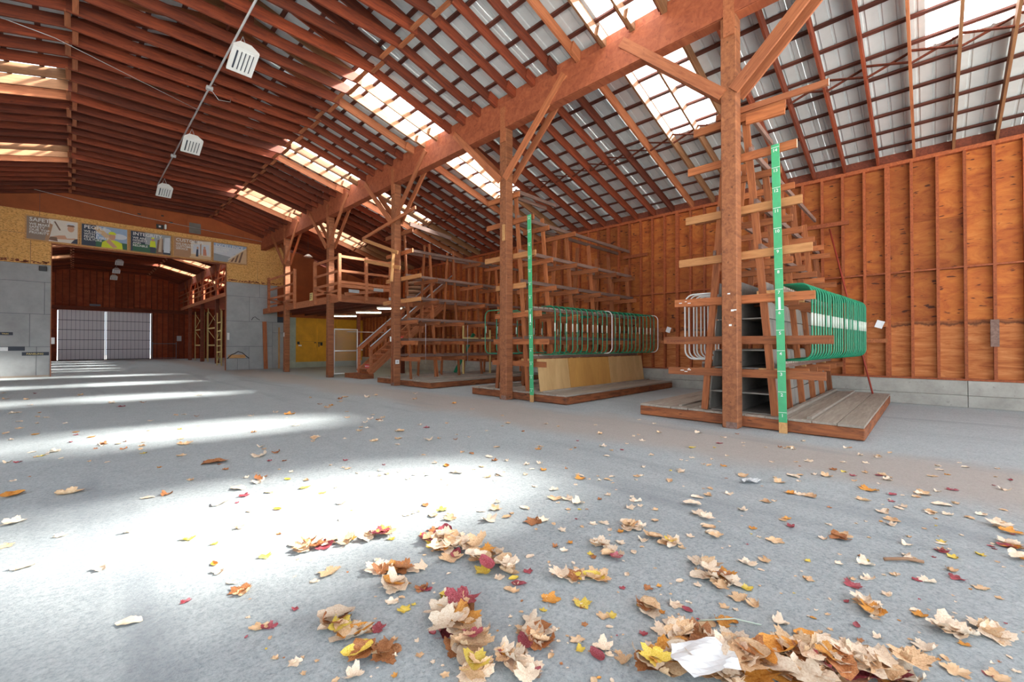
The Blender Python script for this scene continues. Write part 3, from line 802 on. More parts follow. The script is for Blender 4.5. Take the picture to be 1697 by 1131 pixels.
for (a, b) in ((XP, XW), (2 * XR - XW, 2 * XR - XP)):
    bm = bmesh.new()
    vs = [bm.verts.new(p) for p in ((a, YF + 0.09, 5.0), (b, YF + 0.09, 5.0), (b, YF + 0.09, zb(b) + 0.25), (a, YF + 0.09, zb(a) + 0.25))]
    f = bm.faces.new(vs); ex = bmesh.ops.extrude_face_region(bm, geom=[f])
    bmesh.ops.translate(bm, vec=(0, 0.02, 0), verts=[v for v in ex['geom'] if isinstance(v, bmesh.types.BMVert)])
    me = bpy.data.meshes.new('gable_siding'); bm.to_mesh(me); bm.free(); me.materials.append(M['dark_wood']); link('gable_siding', me, Matrix.Identity(4), wf)
bm = bmesh.new()
vs = [bm.verts.new(p) for p in ((2 * XR - XP, YF + 0.09, 6.9), (XP, YF + 0.09, 6.9), (XP, YF + 0.09, zb(XP) + 0.25), (XR, YF + 0.09, zb(XR) + 0.25), (2 * XR - XP, YF + 0.09, zb(XP) + 0.25))]
f = bm.faces.new(vs); ex = bmesh.ops.extrude_face_region(bm, geom=[f])
bmesh.ops.translate(bm, vec=(0, 0.02, 0), verts=[v for v in ex['geom'] if isinstance(v, bmesh.types.BMVert)])
me = bpy.data.meshes.new('gable_siding'); bm.to_mesh(me); bm.free(); me.materials.append(M['dark_wood']); link('gable_siding', me, Matrix.Identity(4), wf)
block('door_sill', (DX0 - 0.2, YF - 0.02, 0), (DX1 + 0.2, YF + 0.1, 0.05), 'concrete', wf)
i = 0; x = -8.0
while x < XW - 0.1:
    zlo = 0.0 if (x < DX0 - 0.1 or x > DX1 + 0.1) else DZ + 0.35
    block('stud', (x - 0.025, YF - 0.09, zlo), (x + 0.025, YF + 0.02, zb(x)), 'dark_wood', wf); x += 0.41
block('door_header', (-8.3, YF - 0.14, DZ + 0.03), (9.5, YF + 0.02, DZ + 0.35), 'dark_wood', wf)
for x in (DX0 - 0.22, DX1 + 0.02):
    block('door_jamb', (x, YF - 0.12, 0), (x + 0.2, YF + 0.02, DZ + 0.03), 'rafter', wf)
wl = thing('wall_left', None, None, (-8.3, 38, 0), kind='structure')
for k in range(4):  # unseen wall length, added to cut side light and darken the far end
    block('dark_panel', (-8.36, YC + 0.1 - 4.0 * (k + 1) + 0.0, 0), (-8.3, YC + 0.1 - 4.0 * k, 5.5), 'dark_ply', wl)
for k in range(11):
    block('dark_panel', (-8.34, YC + 0.1 + 2.37 * k, 0), (-8.3, YC + 0.1 + 2.37 * (k + 1) - 0.005, 5.5), 'dark_ply', wl)
def door_leaf(x0, x1, label):
    t = thing('hall_door', label, 'door', ((x0 + x1) / 2, YF, 0))
    n = 11; w = (x1 - x0) / n
    for i in range(n):
        block('door_sheet', (x0 + i * w + 0.004, YF - 0.02 - 0.003 * (i % 2), 0.05), (x0 + (i + 1) * w - 0.004, YF - 0.008, DZ), 'door_panel', t)
    for z in (0.05, 0.92, 1.75, 2.60, 3.42):
        block('door_rail', (x0, YF - 0.035, z), (x1, YF - 0.024, z + 0.04), 'slot_dark', t)
    for i in range(1, n):
        block('seam_rib', (x0 + i * w - 0.012, YF - 0.034, 0.05), (x0 + i * w + 0.012, YF - 0.026, DZ), 'steelgrey', t)
    return t
M['steelgrey'] = plain('steel_grey_paint', (0.22, 0.23, 0.27), 0.6)
props(door_leaf(DX0 + 0.02, 1.98, 'left leaf of the pale grey sliding door in the far end wall'))
props(door_leaf(2.08, DX1, 'right leaf of the pale grey sliding door in the far end wall'))
block('door_centre_strip', (1.99, YF - 0.06, 0.05), (2.07, YF - 0.01, DZ), 'white', wf)
block('door_edge_strip', (DX1 + 0.01, YF - 0.16, 0.05), (DX1 + 0.12, YF - 0.13, DZ), 'white', wf)
block('vent_sign', (1.0, YF - 0.17, DZ + 0.40), (1.7, YF - 0.14, DZ + 0.58), 'steelgrey', wf)
t = thing('steel_barrier', 'low grey steel rail frame beside the far door', 'barrier', (5.9, YF - 0.6, 0))
for x in (5.15, 6.9): beam('upright', (x, YF - 0.6, 0), (x, YF - 0.6, 1.6), 0.05, 0.05, 'steelgrey', t)
for z in (0.1, 1.45): beam('rail', (5.15, YF - 0.6, z), (6.9, YF - 0.6, z), 0.05, 0.05, 'steelgrey', t)
t = thing('electrical_box', 'light grey electrical box on the dark wall right of the far door', 'box', (7.2, YF - 0.1, 1.9))
block('case', (7.0, YF - 0.2, 1.7), (7.35, YF - 0.08, 2.2), 'galv', t, bev=0.01)
# left edge ladder / step frame
t = thing('step_frame', 'dark red wooden step frame at the left end of the far wall', 'ladder', (-1.6, YF - 0.4, 0))
for x in (-2.1, -1.15): beam('side', (x, YF - 0.3, 0), (x, YF - 0.3, 2.6), 0.05, 0.10, 'dark_wood', t)
for z in (0.6, 1.2, 1.8, 2.4): beam('rung', (-2.1, YF - 0.3, z), (-1.15, YF - 0.3, z), 0.1, 0.06, 'rafter', t)
# loft shelf in the far hall
t = thing('far_loft', 'storage loft along the right side of the far hall with a railing', 'loft', (9.5, 38, 4.6))
for k in range(5):
    a = YC + 0.3 + 4.7 * k
    block('fascia', (XP - 0.16, a, 4.55), (XP - 0.11, a + 4.69, 4.80), 'mezz', t)
for k in range(18):
    a = YC + 0.3 + 1.3 * k
    block('deck_board', (XP - 0.11, a, 4.80), (XW, a + 1.295, 4.84), 'dark_ply', t)
for k in range(11):
    a = YC + 1.0 + 2.2 * k
    block('railing_post', (XP - 0.1, a, 4.84), (XP, a + 0.10, 5.95), 'brace', t)
for z in (5.2, 5.55, 5.9):
    block('railing', (XP - 0.13, YC + 0.6, z), (XP - 0.1, YF - 0.5, z + 0.09), 'brace', t)
# pale yellow shelving frames
def upright_frame(y, label, x=6.62, lad=False):
    t = thing('shelving_unit', label, 'shelving', (x + 0.3, y, 0))
    h = 3.4
    beam('upright', (x, y, 0), (x, y, h), 0.06, 0.06, 'yellow_steel', t)
    beam('upright', (x + 0.05, y - 0.95, 0), (x + 0.05, y - 0.95, h + 0.1), 0.06, 0.06, 'yellow_steel', t)
    for z in (0.12, 0.85, 1.25, 1.65, 2.2, 2.75):
        beam('cross_bar', (x, y, z), (x + 0.05, y - 0.95, z + 0.03), 0.04, 0.07 if z > 0.5 else 0.04, 'yellow_steel', t)
    for z in (0.25, 1.75):
        beam('diagonal', (x + 0.02, y, z), (x + 0.05, y - 0.95, z + 0.8), 0.03, 0.03, 'yellow_steel', t)
    return t
upright_frame(33.1, 'pale yellow shelving frame nearest the right grey wall, with broad rungs', x=6.55)
def shelf_bay(y0, y1, label):
    t = thing('shelving_bay', label, 'shelving', (7.9, (y0 + y1) / 2, 0))
    for y in (y0, y1):
        for x in (XP + 0.25, XP + 1.1): beam('upright', (x, y, 0), (x, y, 4.2), 0.06, 0.06, 'yellow_steel', t)
    for z in (1.3, 2.6): beam('shelf_beam', (XP + 0.25, y0, z), (XP + 0.25, y1, z), 0.05, 0.11, 'yellow_steel', t)
    beam('brace', (XP + 0.25, y0, 1.4), (XP + 0.25, y1, 2.5), 0.03, 0.03, 'yellow_steel', t)
    beam('brace', (XP + 0.25, y1, 2.7), (XP + 0.25, y0, 4.0), 0.03, 0.03, 'yellow_steel', t)
    beam('brace', (XP + 0.25, y0, 2.7), (XP + 0.25, y1, 4.0), 0.03, 0.03, 'yellow_steel', t)
shelf_bay(32.0, 34.6, 'tall yellow shelving bay behind the first dark post of the far hall')
shelf_bay(37.0, 40.6, 'tall yellow shelving bay behind the second dark post of the far hall')
shelf_bay(42.0, 45.6, 'tall yellow shelving bay farthest back under the far loft')
# small white box hanging at the left jamb
t = thing('notice_box', 'small white box on the left jamb of the opening', 'box', (-0.6, YC + 0.2, 1.5))
block('case', (-0.62, YC - 0.07, 1.35), (-0.52, YC - 0.03, 1.62), 'white', t)
t = thing('notice_box', 'narrow white box on the right jamb of the opening', 'box', (5.6, YC, 1.8))
block('case', (5.60, YC - 0.06, 1.58), (5.70, YC - 0.02, 1.95), 'white', t)

# ------------------------------------------------------------------ hanging fixtures and conduit
def fixture(y, label, z=7.15):
    x = XR + 0.05
    t = thing('hanging_light', label, 'light fixture', (x, y, z), group=None)
    W, L, Hh = 0.46, 0.62, 0.18
    bm = bmesh.new()
    # bent hood: flat bottom, chamfered top sides
    prof = [(-W / 2, 0), (-W / 2, 0.05), (-W / 2 + 0.13, Hh), (W / 2 - 0.13, Hh), (W / 2, 0.05), (W / 2, 0)]
    vs = [[bm.verts.new((px, sy * L / 2, pz)) for px, pz in prof] for sy in (-1, 1)]
    for i in range(5): bm.faces.new((vs[0][i], vs[0][i + 1], vs[1][i + 1], vs[1][i]))
    bm.faces.new(vs[0]); bm.faces.new(vs[1][::-1])
    bm.faces.new((vs[0][0], vs[1][0], vs[1][5], vs[0][5]))
    me = bpy.data.meshes.new('hood'); bm.to_mesh(me); bm.free(); me.materials.append(M['white'])
    mw = Matrix.Translation((x, y, z)) @ Matrix.Rotation(R(-20), 4, 'X')
    h = link('hood', me, mw, t)
    for k in range(5):
        xx = -W / 2 + 0.09 + k * (W - 0.18) / 4
        o = link('slot', box_mesh(0.028, L * 0.72, 0.012, 'slot_dark'), mw @ Matrix.Translation((xx, 0, -0.003)), t)
        o = link('tube_lamp', box_mesh(0.045, L * 0.78, 0.012, 'white'), mw @ Matrix.Translation((xx + 0.045, 0, -0.004)), t) if k < 4 else None
    for sx in (-0.12, 0.12):
        tube('hanger', [(x + sx, y, z + 0.17), (x, y, 7.68)], 0.006, 'galv', t, 5)
fixture(10.1, 'nearest white slotted hanging light under the ridge conduit')
fixture(15.5, 'second white slotted hanging light, halfway along the ridge conduit')
fixture(20.9, 'third white slotted hanging light, just before the cross wall')
fixture(43.5, 'nearest white hanging light seen through the opening in the far hall', 7.45)
fixture(46.6, 'middle white hanging light in the far hall', 7.2)
fixture(49.6, 'farthest white hanging light in the far hall', 7.0)
t = thing('ridge_conduit', 'long pale steel conduit running along under the ridge', 'conduit', (XR - 0.05, 10, 7.67))
tube('pipe', [(XR - 0.05, 4.0, 7.66), (XR - 0.05, 22.0, 7.66)], 0.022, 'galv', t)
for y in (7.5, 12.6, 18.0): block('junction_box', (XR - 0.12, y, 7.60), (XR + 0.02, y + 0.12, 7.68), 'galv', t, bev=0.01)
for y in (12.6, 7.5):
    tube('loop_cable', [(XR - 0.05, y, 7.62), (XR + 0.15, y + 0.1, 7.45), (XR + 0.4, y + 0.1, 7.5), (XR + 0.45, y + 0.3, 7.7)], 0.008, 'galv', t, 5)
t = thing('guy_wire', 'thin wire strung across the hall in front of the cross wall', 'wire', (2.4, 24, 7.2))
tube('wire', [(-2.4, 25.2, 7.62), (2.0, 25.6, 7.15), (7.1, 25.8, 6.9)], 0.010, 'galv', t, 5)
t = thing('guy_wire', 'thin grey wire slanting under the left rafters', 'wire', (0, 12, 7.5))
tube('wire', [(-2.46, 12.2, 7.4), (-0.3, 12.9, 7.66), (2.3, 14.0, 7.62)], 0.008, 'galv', t, 5)
t = thing('dome_lamp', 'small white dome lamp hanging behind the fourth post', 'lamp', (9.4, 22, 6.2))
tube('cord', [(8.3, 22.5, 6.9), (8.3, 22.5, 5.9)], 0.006, 'black', t, 5)
bm = bmesh.new(); bmesh.ops.create_cone(bm, cap_ends=True, segments=16, radius1=0.22, radius2=0.06, depth=0.14)
me = bpy.data.meshes.new('shade'); bm.to_mesh(me); bm.free(); me.materials.append(M['white'])
link('shade', me, Matrix.Translation((8.3, 22.5, 5.85)), t)

# ------------------------------------------------------------------ near storage loft, gate and stairs
mz = thing('storage_loft', 'timber storage loft with an open rail railing above the chain-link gate', 'loft', (10, 21, 3))
MX0, MY0, MY1 = XP + 0.12, 16.45, YC - 0.1
for k in range(9):
    a = MX0 + 0.03 + k * 0.7
    block('joist', (a, MY0 + 0.05, 3.02), (a + 0.05, MY1, 3.26), 'dark_wood', mz)
for k in range(16):
    a = MY0 + k * 0.60
    block('deck_board', (MX0, a, 3.26), (XW - 0.02, a + 0.595, 3.30), 'mezz', mz)
block('rim_joist', (MX0 - 0.05, MY0, 3.00), (MX0, MY1, 3.28), 'mezz', mz)
block('rim_joist', (MX0 - 0.05, MY0 - 0.05, 3.00), (XW - 0.05, MY0, 3.28), 'mezz', mz)
def rpost(x, y, w=0.11, z1=4.86): block('railing_post', (x - w / 2, y - w / 2, 3.02), (x + w / 2, y + w / 2, z1), 'mezz', mz)
for (x, y) in ((MX0 - 0.1, MY0 - 0.1), (MX0 - 0.1, 18.75), (MX0 - 0.1, 21.15), (MX0 - 0.1, 24.9), (9.4, MY0 - 0.1), (8.3, MY0 - 0.1)): rpost(x, y)
for (ya_, yb_) in ((MY0 - 0.1, 18.8), (21.1, 24.9)):
    for z, h in ((4.72, 0.10), (4.18, 0.09), (3.72, 0.10), (3.42, 0.09)):
        beam('railing', (MX0 - 0.13, ya_, z), (MX0 - 0.13, yb_, z), 0.04, h, 'mezz', mz)
    beam('diagonal', (MX0 - 0.13, ya_ + 0.1, 3.2), (MX0 - 0.13, yb_ - 0.1, 3.7), 0.04, 0.09, 'mezz', mz)
for z, h in ((4.76, 0.10), (4.20, 0.09), (3.76, 0.11), (3.62, 0.12)):
    beam('railing', (MX0 - 0.1, MY0 - 0.13, z), (9.7, MY0 - 0.13, z), 0.04, h, 'mezz', mz)
beam('diagonal', (MX0 + 0.1, MY0 - 0.12, 3.30), (9.3, MY0 - 0.12, 3.62), 0.04, 0.12, 'mezz', mz)
for (x, z) in ((7.55, 3.38), (8.6, 3.52), (9.3, 3.2)):
    block('grey_rag', (x, MY0 - 0.18, z), (x + 0.42, MY0 - 0.14, z + 0.12), 'gray_panel', mz, label='grey painted offcut on the railing')
block('tag', (MX0 - 0.17, 18.85, 3.22), (MX0 - 0.15, 19.15, 3.55), 'yellow_steel', mz, label='pale yellow notice with lettering')
for i, s in enumerate(('FORKLIFT', 'ACCESS', 'ONLY')):
    text('lettering', s, 0.06, (MX0 - 0.173, 19.12, 3.46 - 0.09 * i), FACE_NX, 'black', mz)
# support posts back row
for y in (17.4, 21.8): block('support_post', (10.6, y, 0), (10.75, y + 0.15, 3.02), 'dark_wood', mz)
for i, (x, y, lab) in enumerate(((10.7, 23.5, 'lit fluorescent tube under the loft, nearest the yellow wall'), (10.35, 20.1, 'middle lit fluorescent tube under the loft'),
                               (9.9, 17.15, 'lit fluorescent tube under the loft, seen behind the third post'))):
    t = thing('fluorescent_light', lab, 'light fixture', (x, y, 2.95))
    m_ = Matrix.Translation((x, y, 2.98)) @ Matrix.Rotation(R(-43), 4, 'Z')
    link('housing', box_mesh(1.25, 0.14, 0.05, 'white'), m_, t)
    link('lit_tube', box_mesh(1.2, 0.10, 0.05, 'tube', 0.015), m_ @ Matrix.Translation((0, 0, -0.05)), t)
# stored rolls on deck
t = thing('sack_stack', 'pile of brown sacks on the loft beside the stair head', 'sacks', (11.4, 17.2, 3.3))
for k in range(5):
    bm = bmesh.new(); bmesh.ops.create_icosphere(bm, subdivisions=2, radius=1)
    me = bpy.data.meshes.new('sack'); bm.to_mesh(me); bm.free(); me.materials.append(M['sacks'])
    link('sack', me, Matrix.Translation((11.2 + 0.08 * (k % 2), 17.4 - 0.06 * k, 3.42 + 0.19 * k)) @ Matrix.Diagonal((0.55 - 0.03 * k, 0.4, 0.12, 1)), t)

# gate
gt = thing('chain_link_gate', 'white framed chain-link gate hung on the fourth post', 'gate', (7.9, 17.35, 0))
gx0, gx1, gy = XP + 0.26, 8.42, 17.35
fr_ = 0.024
for x in (gx0, gx1): tube('frame_upright', [(x, gy, 0.12), (x, gy, 1.97)], fr_, 'white', gt)
for z in (0.14, 1.07, 1.96): tube('frame_rail', [(gx0, gy, z), (gx1, gy, z)], fr_, 'white', gt)
paths = []
sp = 0.075; n = int((gx1 - gx0 + 1.85) / sp)
for k in range(n):
    for s in (1, -1):
        # line x = xs + s*(z-z0)
        pts = []
        x_at = lambda z: (gx0 - 1.85 + k * sp * 1.0 + (z - 0.14)) if s > 0 else (gx0 + k * sp - (z - 0.14))
        zl, zh = 0.14, 1.96
        if s > 0:
            z_a = max(zl, gx0 - (gx0 - 1.85 + k * sp) + 0.14); z_b = min(zh, gx1 - (gx0 - 1.85 + k * sp) + 0.14)
        else:
            z_a = max(zl, (gx0 + k * sp) - gx1 + 0.14); z_b = min(zh, k * sp + 0.14)
        if z_b - z_a > 0.03:
            paths.append([(x_at(z_a) - gx0, 0, z_a), (x_at(z_b) - gx0, 0, z_b)])
o = link('chain_link_mesh', tube_mesh(paths, 0.0035, 'galv', 3), Matrix.Translation((gx0, gy, 0)), gt); o['kind'] = 'stuff'
tube('latch', [(gx1, gy, 1.12), (gx1 + 0.22, gy - 0.05, 1.10)], 0.02, 'white', gt)
for z in (0.35, 1.7): block('hinge', (gx0 - 0.05, gy - 0.03, z), (gx0, gy + 0.03, z + 0.06), 'galv', gt)
tube('fence_top_rail', [(gx1 + 0.02, gy + 1.0, 1.9), (10.6, gy + 1.0, 1.9)], 0.018, 'galv', gt)

# stairs rising away from the aisle
st = thing('wooden_stairs', 'wooden stairs climbing to the loft behind the third post', 'stairs', (9.8, 16.2, 0))
rise, run = 0.19, 0.235
SY0, SY1 = 15.60, 16.37
beam('bottom_platform', (7.72, 16.25, 0.09), (8.2, 16.25, 0.09), 1.5, 0.18, 'plinth', st)
nstep = 16
for k in range(1, nstep):
    x = 8.02 + run * (k - 1); z = rise * (k + 1)
    block('tread', (x, SY0, z - 0.035), (x + 0.28, SY1, z), 'mezz', st)
    block('riser', (x + 0.02, SY0 + 0.01, z - rise), (x + 0.04, SY1 - 0.01, z - 0.035), 'plinth', st)
for y in (SY0 - 0.03, SY1 + 0.03):
    beam('stringer', (8.02, y, 0.22), (8.02 + run * 15, y, 0.22 + rise * 15), 0.04, 0.28, 'mezz', st)
for y, dx in ((SY0 - 0.06, 0.0), (SY1 + 0.35, 0.1)):
    beam('guard_board', (8.05 + dx, y, 1.12), (11.9, y, 4.25), 0.04, 0.16, 'mezz', st)
    tube('handrail', [(8.05 + dx, y - 0.05, 1.26), (12.0, y - 0.05, 4.46)], 0.024, 'galv', st)
    for k in (0, 5, 10):
        x = 8.1 + dx + run * k; z = rise * (k + 1)
        block('newel', (x - 0.05, y - 0.03, max(0, z - 0.25)), (x + 0.05, y + 0.05, z + 1.0), 'mezz', st)
block('riser_sign', (8.02 + run * 1 - 0.012, SY0 + 0.02, rise * 2 + 0.005), (8.02 + run * 1 + 0.012, SY1 - 0.05, rise * 3 - 0.04), 'red_sign', st, label='red sign with white lettering on the riser')
text('lettering', 'WATCH YOUR STEP', 0.075, (8.02 + run - 0.016, SY1 - 0.06, rise * 2 + 0.05), FACE_NX, 'white', st)
block('riser_sign', (8.02 + run * 7 - 0.012, SY0 + 0.02, rise * 8 + 0.005), (8.02 + run * 7 + 0.012, SY1 - 0.05, rise * 9 - 0.04), 'red_sign', st, label='upper red sign with white lettering on the riser')
text('lettering', 'WATCH YOUR STEP', 0.075, (8.02 + run * 7 - 0.016, SY1 - 0.06, rise * 8 + 0.05), FACE_NX, 'white', st)

# ------------------------------------------------------------------ lumber racks
LEV = [0.86, 1.38, 2.03, 2.73, 3.45, 4.29, 4.93]
def leg_y(yc, s, z): return yc + s * (0.54 - 0.083 * z)
FRX = [7.50, 8.45, 9.45, 10.5, 11.55, 12.6]
def make_platform(yc, ya, yb, xb, label, z=0.20):
    t = thing('rack_platform', label, 'platform', ((7.4 + xb) / 2, yc, 0))
    x0 = 7.43
    beam('front_beam', (x0 + 0.06, ya, z / 2 - 0.005), (x0 + 0.06, yb, z / 2 - 0.005), 0.12, z - 0.03, 'plinth', t, bev=0.012)
    beam('side_beam', (x0 + 0.12, ya + 0.06, z / 2 - 0.01), (xb, ya + 0.06, z / 2 - 0.01), 0.12, z - 0.04, 'plinth', t, bev=0.01)
    beam('side_beam', (x0 + 0.12, yb - 0.06, z / 2 - 0.01), (xb, yb - 0.06, z / 2 - 0.01), 0.12, z - 0.04, 'plinth', t, bev=0.01)
    y = ya; n = int(round((yb - ya) / 0.29)); w = (yb - ya) / n
    for i in range(n):
        jx = rnd.uniform(-0.02, 0.02)
        block('deck_plank', (x0 - 0.01 + jx, ya + i * w + 0.004, z - 0.022), (xb, ya + (i + 1) * w - 0.004, z + 0.014 + rnd.uniform(-0.004, 0.003)), 'plank', t, bev=0.003)
    for s in (-1, 1):
        yy_ = yc + s * 0.95
        block('stop_batten', (x0 + 0.1, yy_ - 0.03, z + 0.014), (xb - 0.1, yy_ + 0.03, z + 0.05), 'plank', t)
        yy_ = yc + s * 0.60
        block('stop_batten', (x0 + 0.12, yy_ - 0.035, z + 0.014), (xb - 0.02, yy_ + 0.035, z + 0.06), 'plank', t)
    return t

def make_rack(yc, label, armspec, seed, rails=(3, 4, 5), lowrails=(), uppertop=True, full_arms=(0, 1, 2, 3, 4, 5), zmax_by_frame=None):
    rr = random.Random(seed)
    t = thing('lumber_rack', label, 'rack', (10, yc, 0))
    for fi, x in enumerate(FRX):
        ztop = min(5.05, zb(x) - 0.06) if fi == 0 else min(4.75, zb(x) - 0.25) - 0.18 * fi
        if yc > 10: ztop = min(5.05, zb(x) - 0.06) if fi == 0 else min(4.85, zb(x) - 0.22) - 0.10 * fi
        for s in (1, -1):
            beam('leg', (x, leg_y(yc, s, 0.21), 0.22), (x, leg_y(yc, s, ztop), ztop), 0.045, 0.085 if yc > 10 else 0.10, 'rack', t, up=(0, 1, 0))
            if fi > 0 and rr.random() < (0.3 if yc > 10 else 0.6):
                x2 = x + 0.09
                beam('leg', (x2, leg_y(yc, s, 0.21) - s * 0.02, 0.22), (x2, leg_y(yc, s, ztop) - s * 0.02, min(ztop, 2.0 + 2 * rr.random())), 0.045, 0.09, 'rack', t, up=(0, 1, 0))
        for li, z in enumerate(LEV):
            if z > ztop + 0.02: continue
            if fi == 0:
                a, b = armspec[li]
                beam('arm', (x - 0.055, yc + a, z), (x - 0.055, yc + b, z + rr.uniform(-0.01, 0.01)), 0.045, 0.125, 'rack' if li not in (3, 4) else 'rack_light2', t)
                if li in (1, 2, 4):
                    beam('arm', (x + 0.05, yc + a * 0.85, z), (x + 0.05, yc + b * 0.85, z), 0.045, 0.125, 'rack', t)
            elif not (yc > 10 and rr.random() < 0.3):
                hw = 0.85 - 0.085 * z if yc < 10 or z > 4 else (0.98 - 0.09 * z)
                if li == 0 and 7 < yc < 8: hw = 0.58
                hw += rr.uniform(-0.05, 0.05)
                beam('arm', (x - 0.055, yc - hw, z + rr.uniform(-.01, .01)), (x - 0.055, yc + hw, z), 0.045, 0.115, 'rack', t)
    for li in rails:
        z = LEV[li] + 0.11
        for s in (1, -1):
            y = leg_y(yc, s, z) + s * 0.035
            xe_ = 12.85 if z < 4.6 else 9.0
            beam('rail', (7.46, y, z), (xe_, y - s * 0.0, z), 0.045, 0.085, 'rail_gray', t)
    for li in lowrails:
        z = LEV[li] + 0.10
        for s in (1, -1):
            y = leg_y(yc, s, z) + s * 0.035
            beam('rail', (7.46, y, z), (12.8, y, z), 0.045, 0.08, 'rail_gray', t)
    return t
M['rack_light2'] = wood('light_arm_wood', (0.36, 0.145, 0.05), (0.56, 0.27, 0.10), var=0.15)
arm1 = [(-1.17, 1.12), (-1.26, 1.20), (-1.05, 1.00), (-1.02, 0.92), (-0.90, 0.80), (-0.84, 0.76), (-0.70, 0.66)]
arm2 = [(-1.12, 0.62), (-1.20, 0.58), (-0.98, 0.52), (-0.50, 0.50), (-0.82, 0.90), (-0.76, 0.84), (-0.30, 0.78)]
arm3 = [(-1.10, 0.5), (-0.95, 0.5), (-0.98, 0.9), (-1.15, 1.1), (-1.15, 0.9), (-0.7, 0.9), (-0.7, 0.95)]

make_platform(2.21, 0.62, 3.88, 12.75, 'rack platform under the nearest lumber rack, grey planks with a ragged brown edge')
r1 = make_rack(2.21, 'nearest lumber rack, tall A-frame with boxed grey compartments behind the first post', arm1, 1, rails=(3, 4, 5, 6))
# extra long arms at the top
beam('arm', (7.42, 0.98, 5.02), (7.42, 2.5, 5.06), 0.04, 0.09, 'brace', r1, label='long thin arm reaching out at the top')
beam('arm', (7.44, 1.52, 4.86), (7.44, 2.05, 4.88), 0.05, 0.16, 'rack', r1)
# boxed compartments
for z in (0.215, 0.53, 0.93, 1.22, 1.43, 1.73, 2.02):
    h = 0.022
    y0, y1 = leg_y(2.21, -1, z) + 0.07, leg_y(2.21, 1, z) - 0.07
    block('shelf_board', (7.60, y0, z - h / 2), (12.3, y1, z + h / 2), 'ply_gray', r1)
for (z0, z1) in ((0.23, 0.52), (0.54, 0.92), (0.95, 1.21), (1.44, 1.72), (1.74, 2.01), (2.04, 2.34)):
    for s in (1, -1):
        for k in range(3):
            xa, xb_ = 7.58 + 1.6 * k, 7.58 + 1.6 * (k + 1) - 0.02
            ya_, yb_ = leg_y(2.21, s, z0) - s * 0.05, leg_y(2.21, s, z1) - s * 0.05
            beam('side_panel', ((xa + xb_) / 2, ya_, z0), ((xa + xb_) / 2, yb_, z1), xb_ - xa, 0.016, 'ply_gray', r1, up=(0, 1, 0))
    block('divider', (7.66, 2.20, z0), (12.2, 2.22, z1), 'ply_gray', r1)
    block('rear_panel', (12.28, leg_y(2.21, -1, z0) + 0.06, z0), (12.3, leg_y(2.21, 1, z0) - 0.06, z1), 'ply_gray', r1)

make_platform(7.27, 5.60, 8.72, 12.75, 'rack platform under the middle lumber rack, with plywood sheets standing on it')
r2 = make_rack(7.30, 'middle lumber rack, A-frame with green pipe hoops on both sides', arm2, 2, rails=(3, 4, 5, 6), lowrails=(1,))
make_platform(12.25, 10.62, 13.8, 12.75, 'rack platform under the far open lumber rack')
r3 = make_rack(12.3, 'farthest lumber rack, open A-frame in front of the loft stairs', arm3, 3, rails=(0, 1, 2, 3, 4, 5), lowrails=())
beam('arm', (7.12, 10.95, 5.42), (7.12, 14.3, 5.05), 0.04, 0.10, 'brace', r3)
beam('rail', (7.3, 11.55, 5.08), (9.2, 11.95, 5.04), 0.05, 0.13, 'rail_gray', r3, label='weathered rail end with dark stencilled marks')
t = thing('nailed_board', 'pale board slanting across the third post, upper of two', 'board', (7.12, 13, 4.6))
beam('board', (7.125, 14.3, 5.04), (7.125, 11.95, 4.22), 0.03, 0.11, 'rack_light2', t)
t = thing('nailed_board', 'pale board slanting across the third post, lower of two', 'board', (7.12, 13, 4.0))
beam('board', (7.125, 14.15, 4.26), (7.125, 11.8, 3.72), 0.03, 0.11, 'rack_light2', t)
t = thing('nailed_board', 'short yellow stick nailed upright on the third post', 'board', (7.08, 12.2, 3.8))
beam('board', (7.09, 12.15, 4.22), (7.09, 12.27, 3.34), 0.03, 0.09, 'rack_light', t, up=(1, 0, 0))

# plywood sheets standing on the middle platform
for (xa, xb_, lab, lean) in ((7.62, 8.80, 'pale plywood sheet standing at the front of the middle rack', 0.0), (8.82, 10.72, 'orange-yellow plywood sheet standing between two greyer ones', 0.03), (10.74, 12.7, 'greyish plywood sheet standing nearest the wall', 0.0)):
    o = beam('plywood_sheet', ((xa + xb_) / 2, 6.50, 0.212), ((xa + xb_) / 2, 6.60, 0.97), xb_ - xa, 0.018, 'pale_ply' if 'orange' not in lab else 'orange_sheet', None, up=(0, 1, 0))
    props(o, lab + ' on the middle rack platform' if 'platform' not in lab else lab, 'plywood')

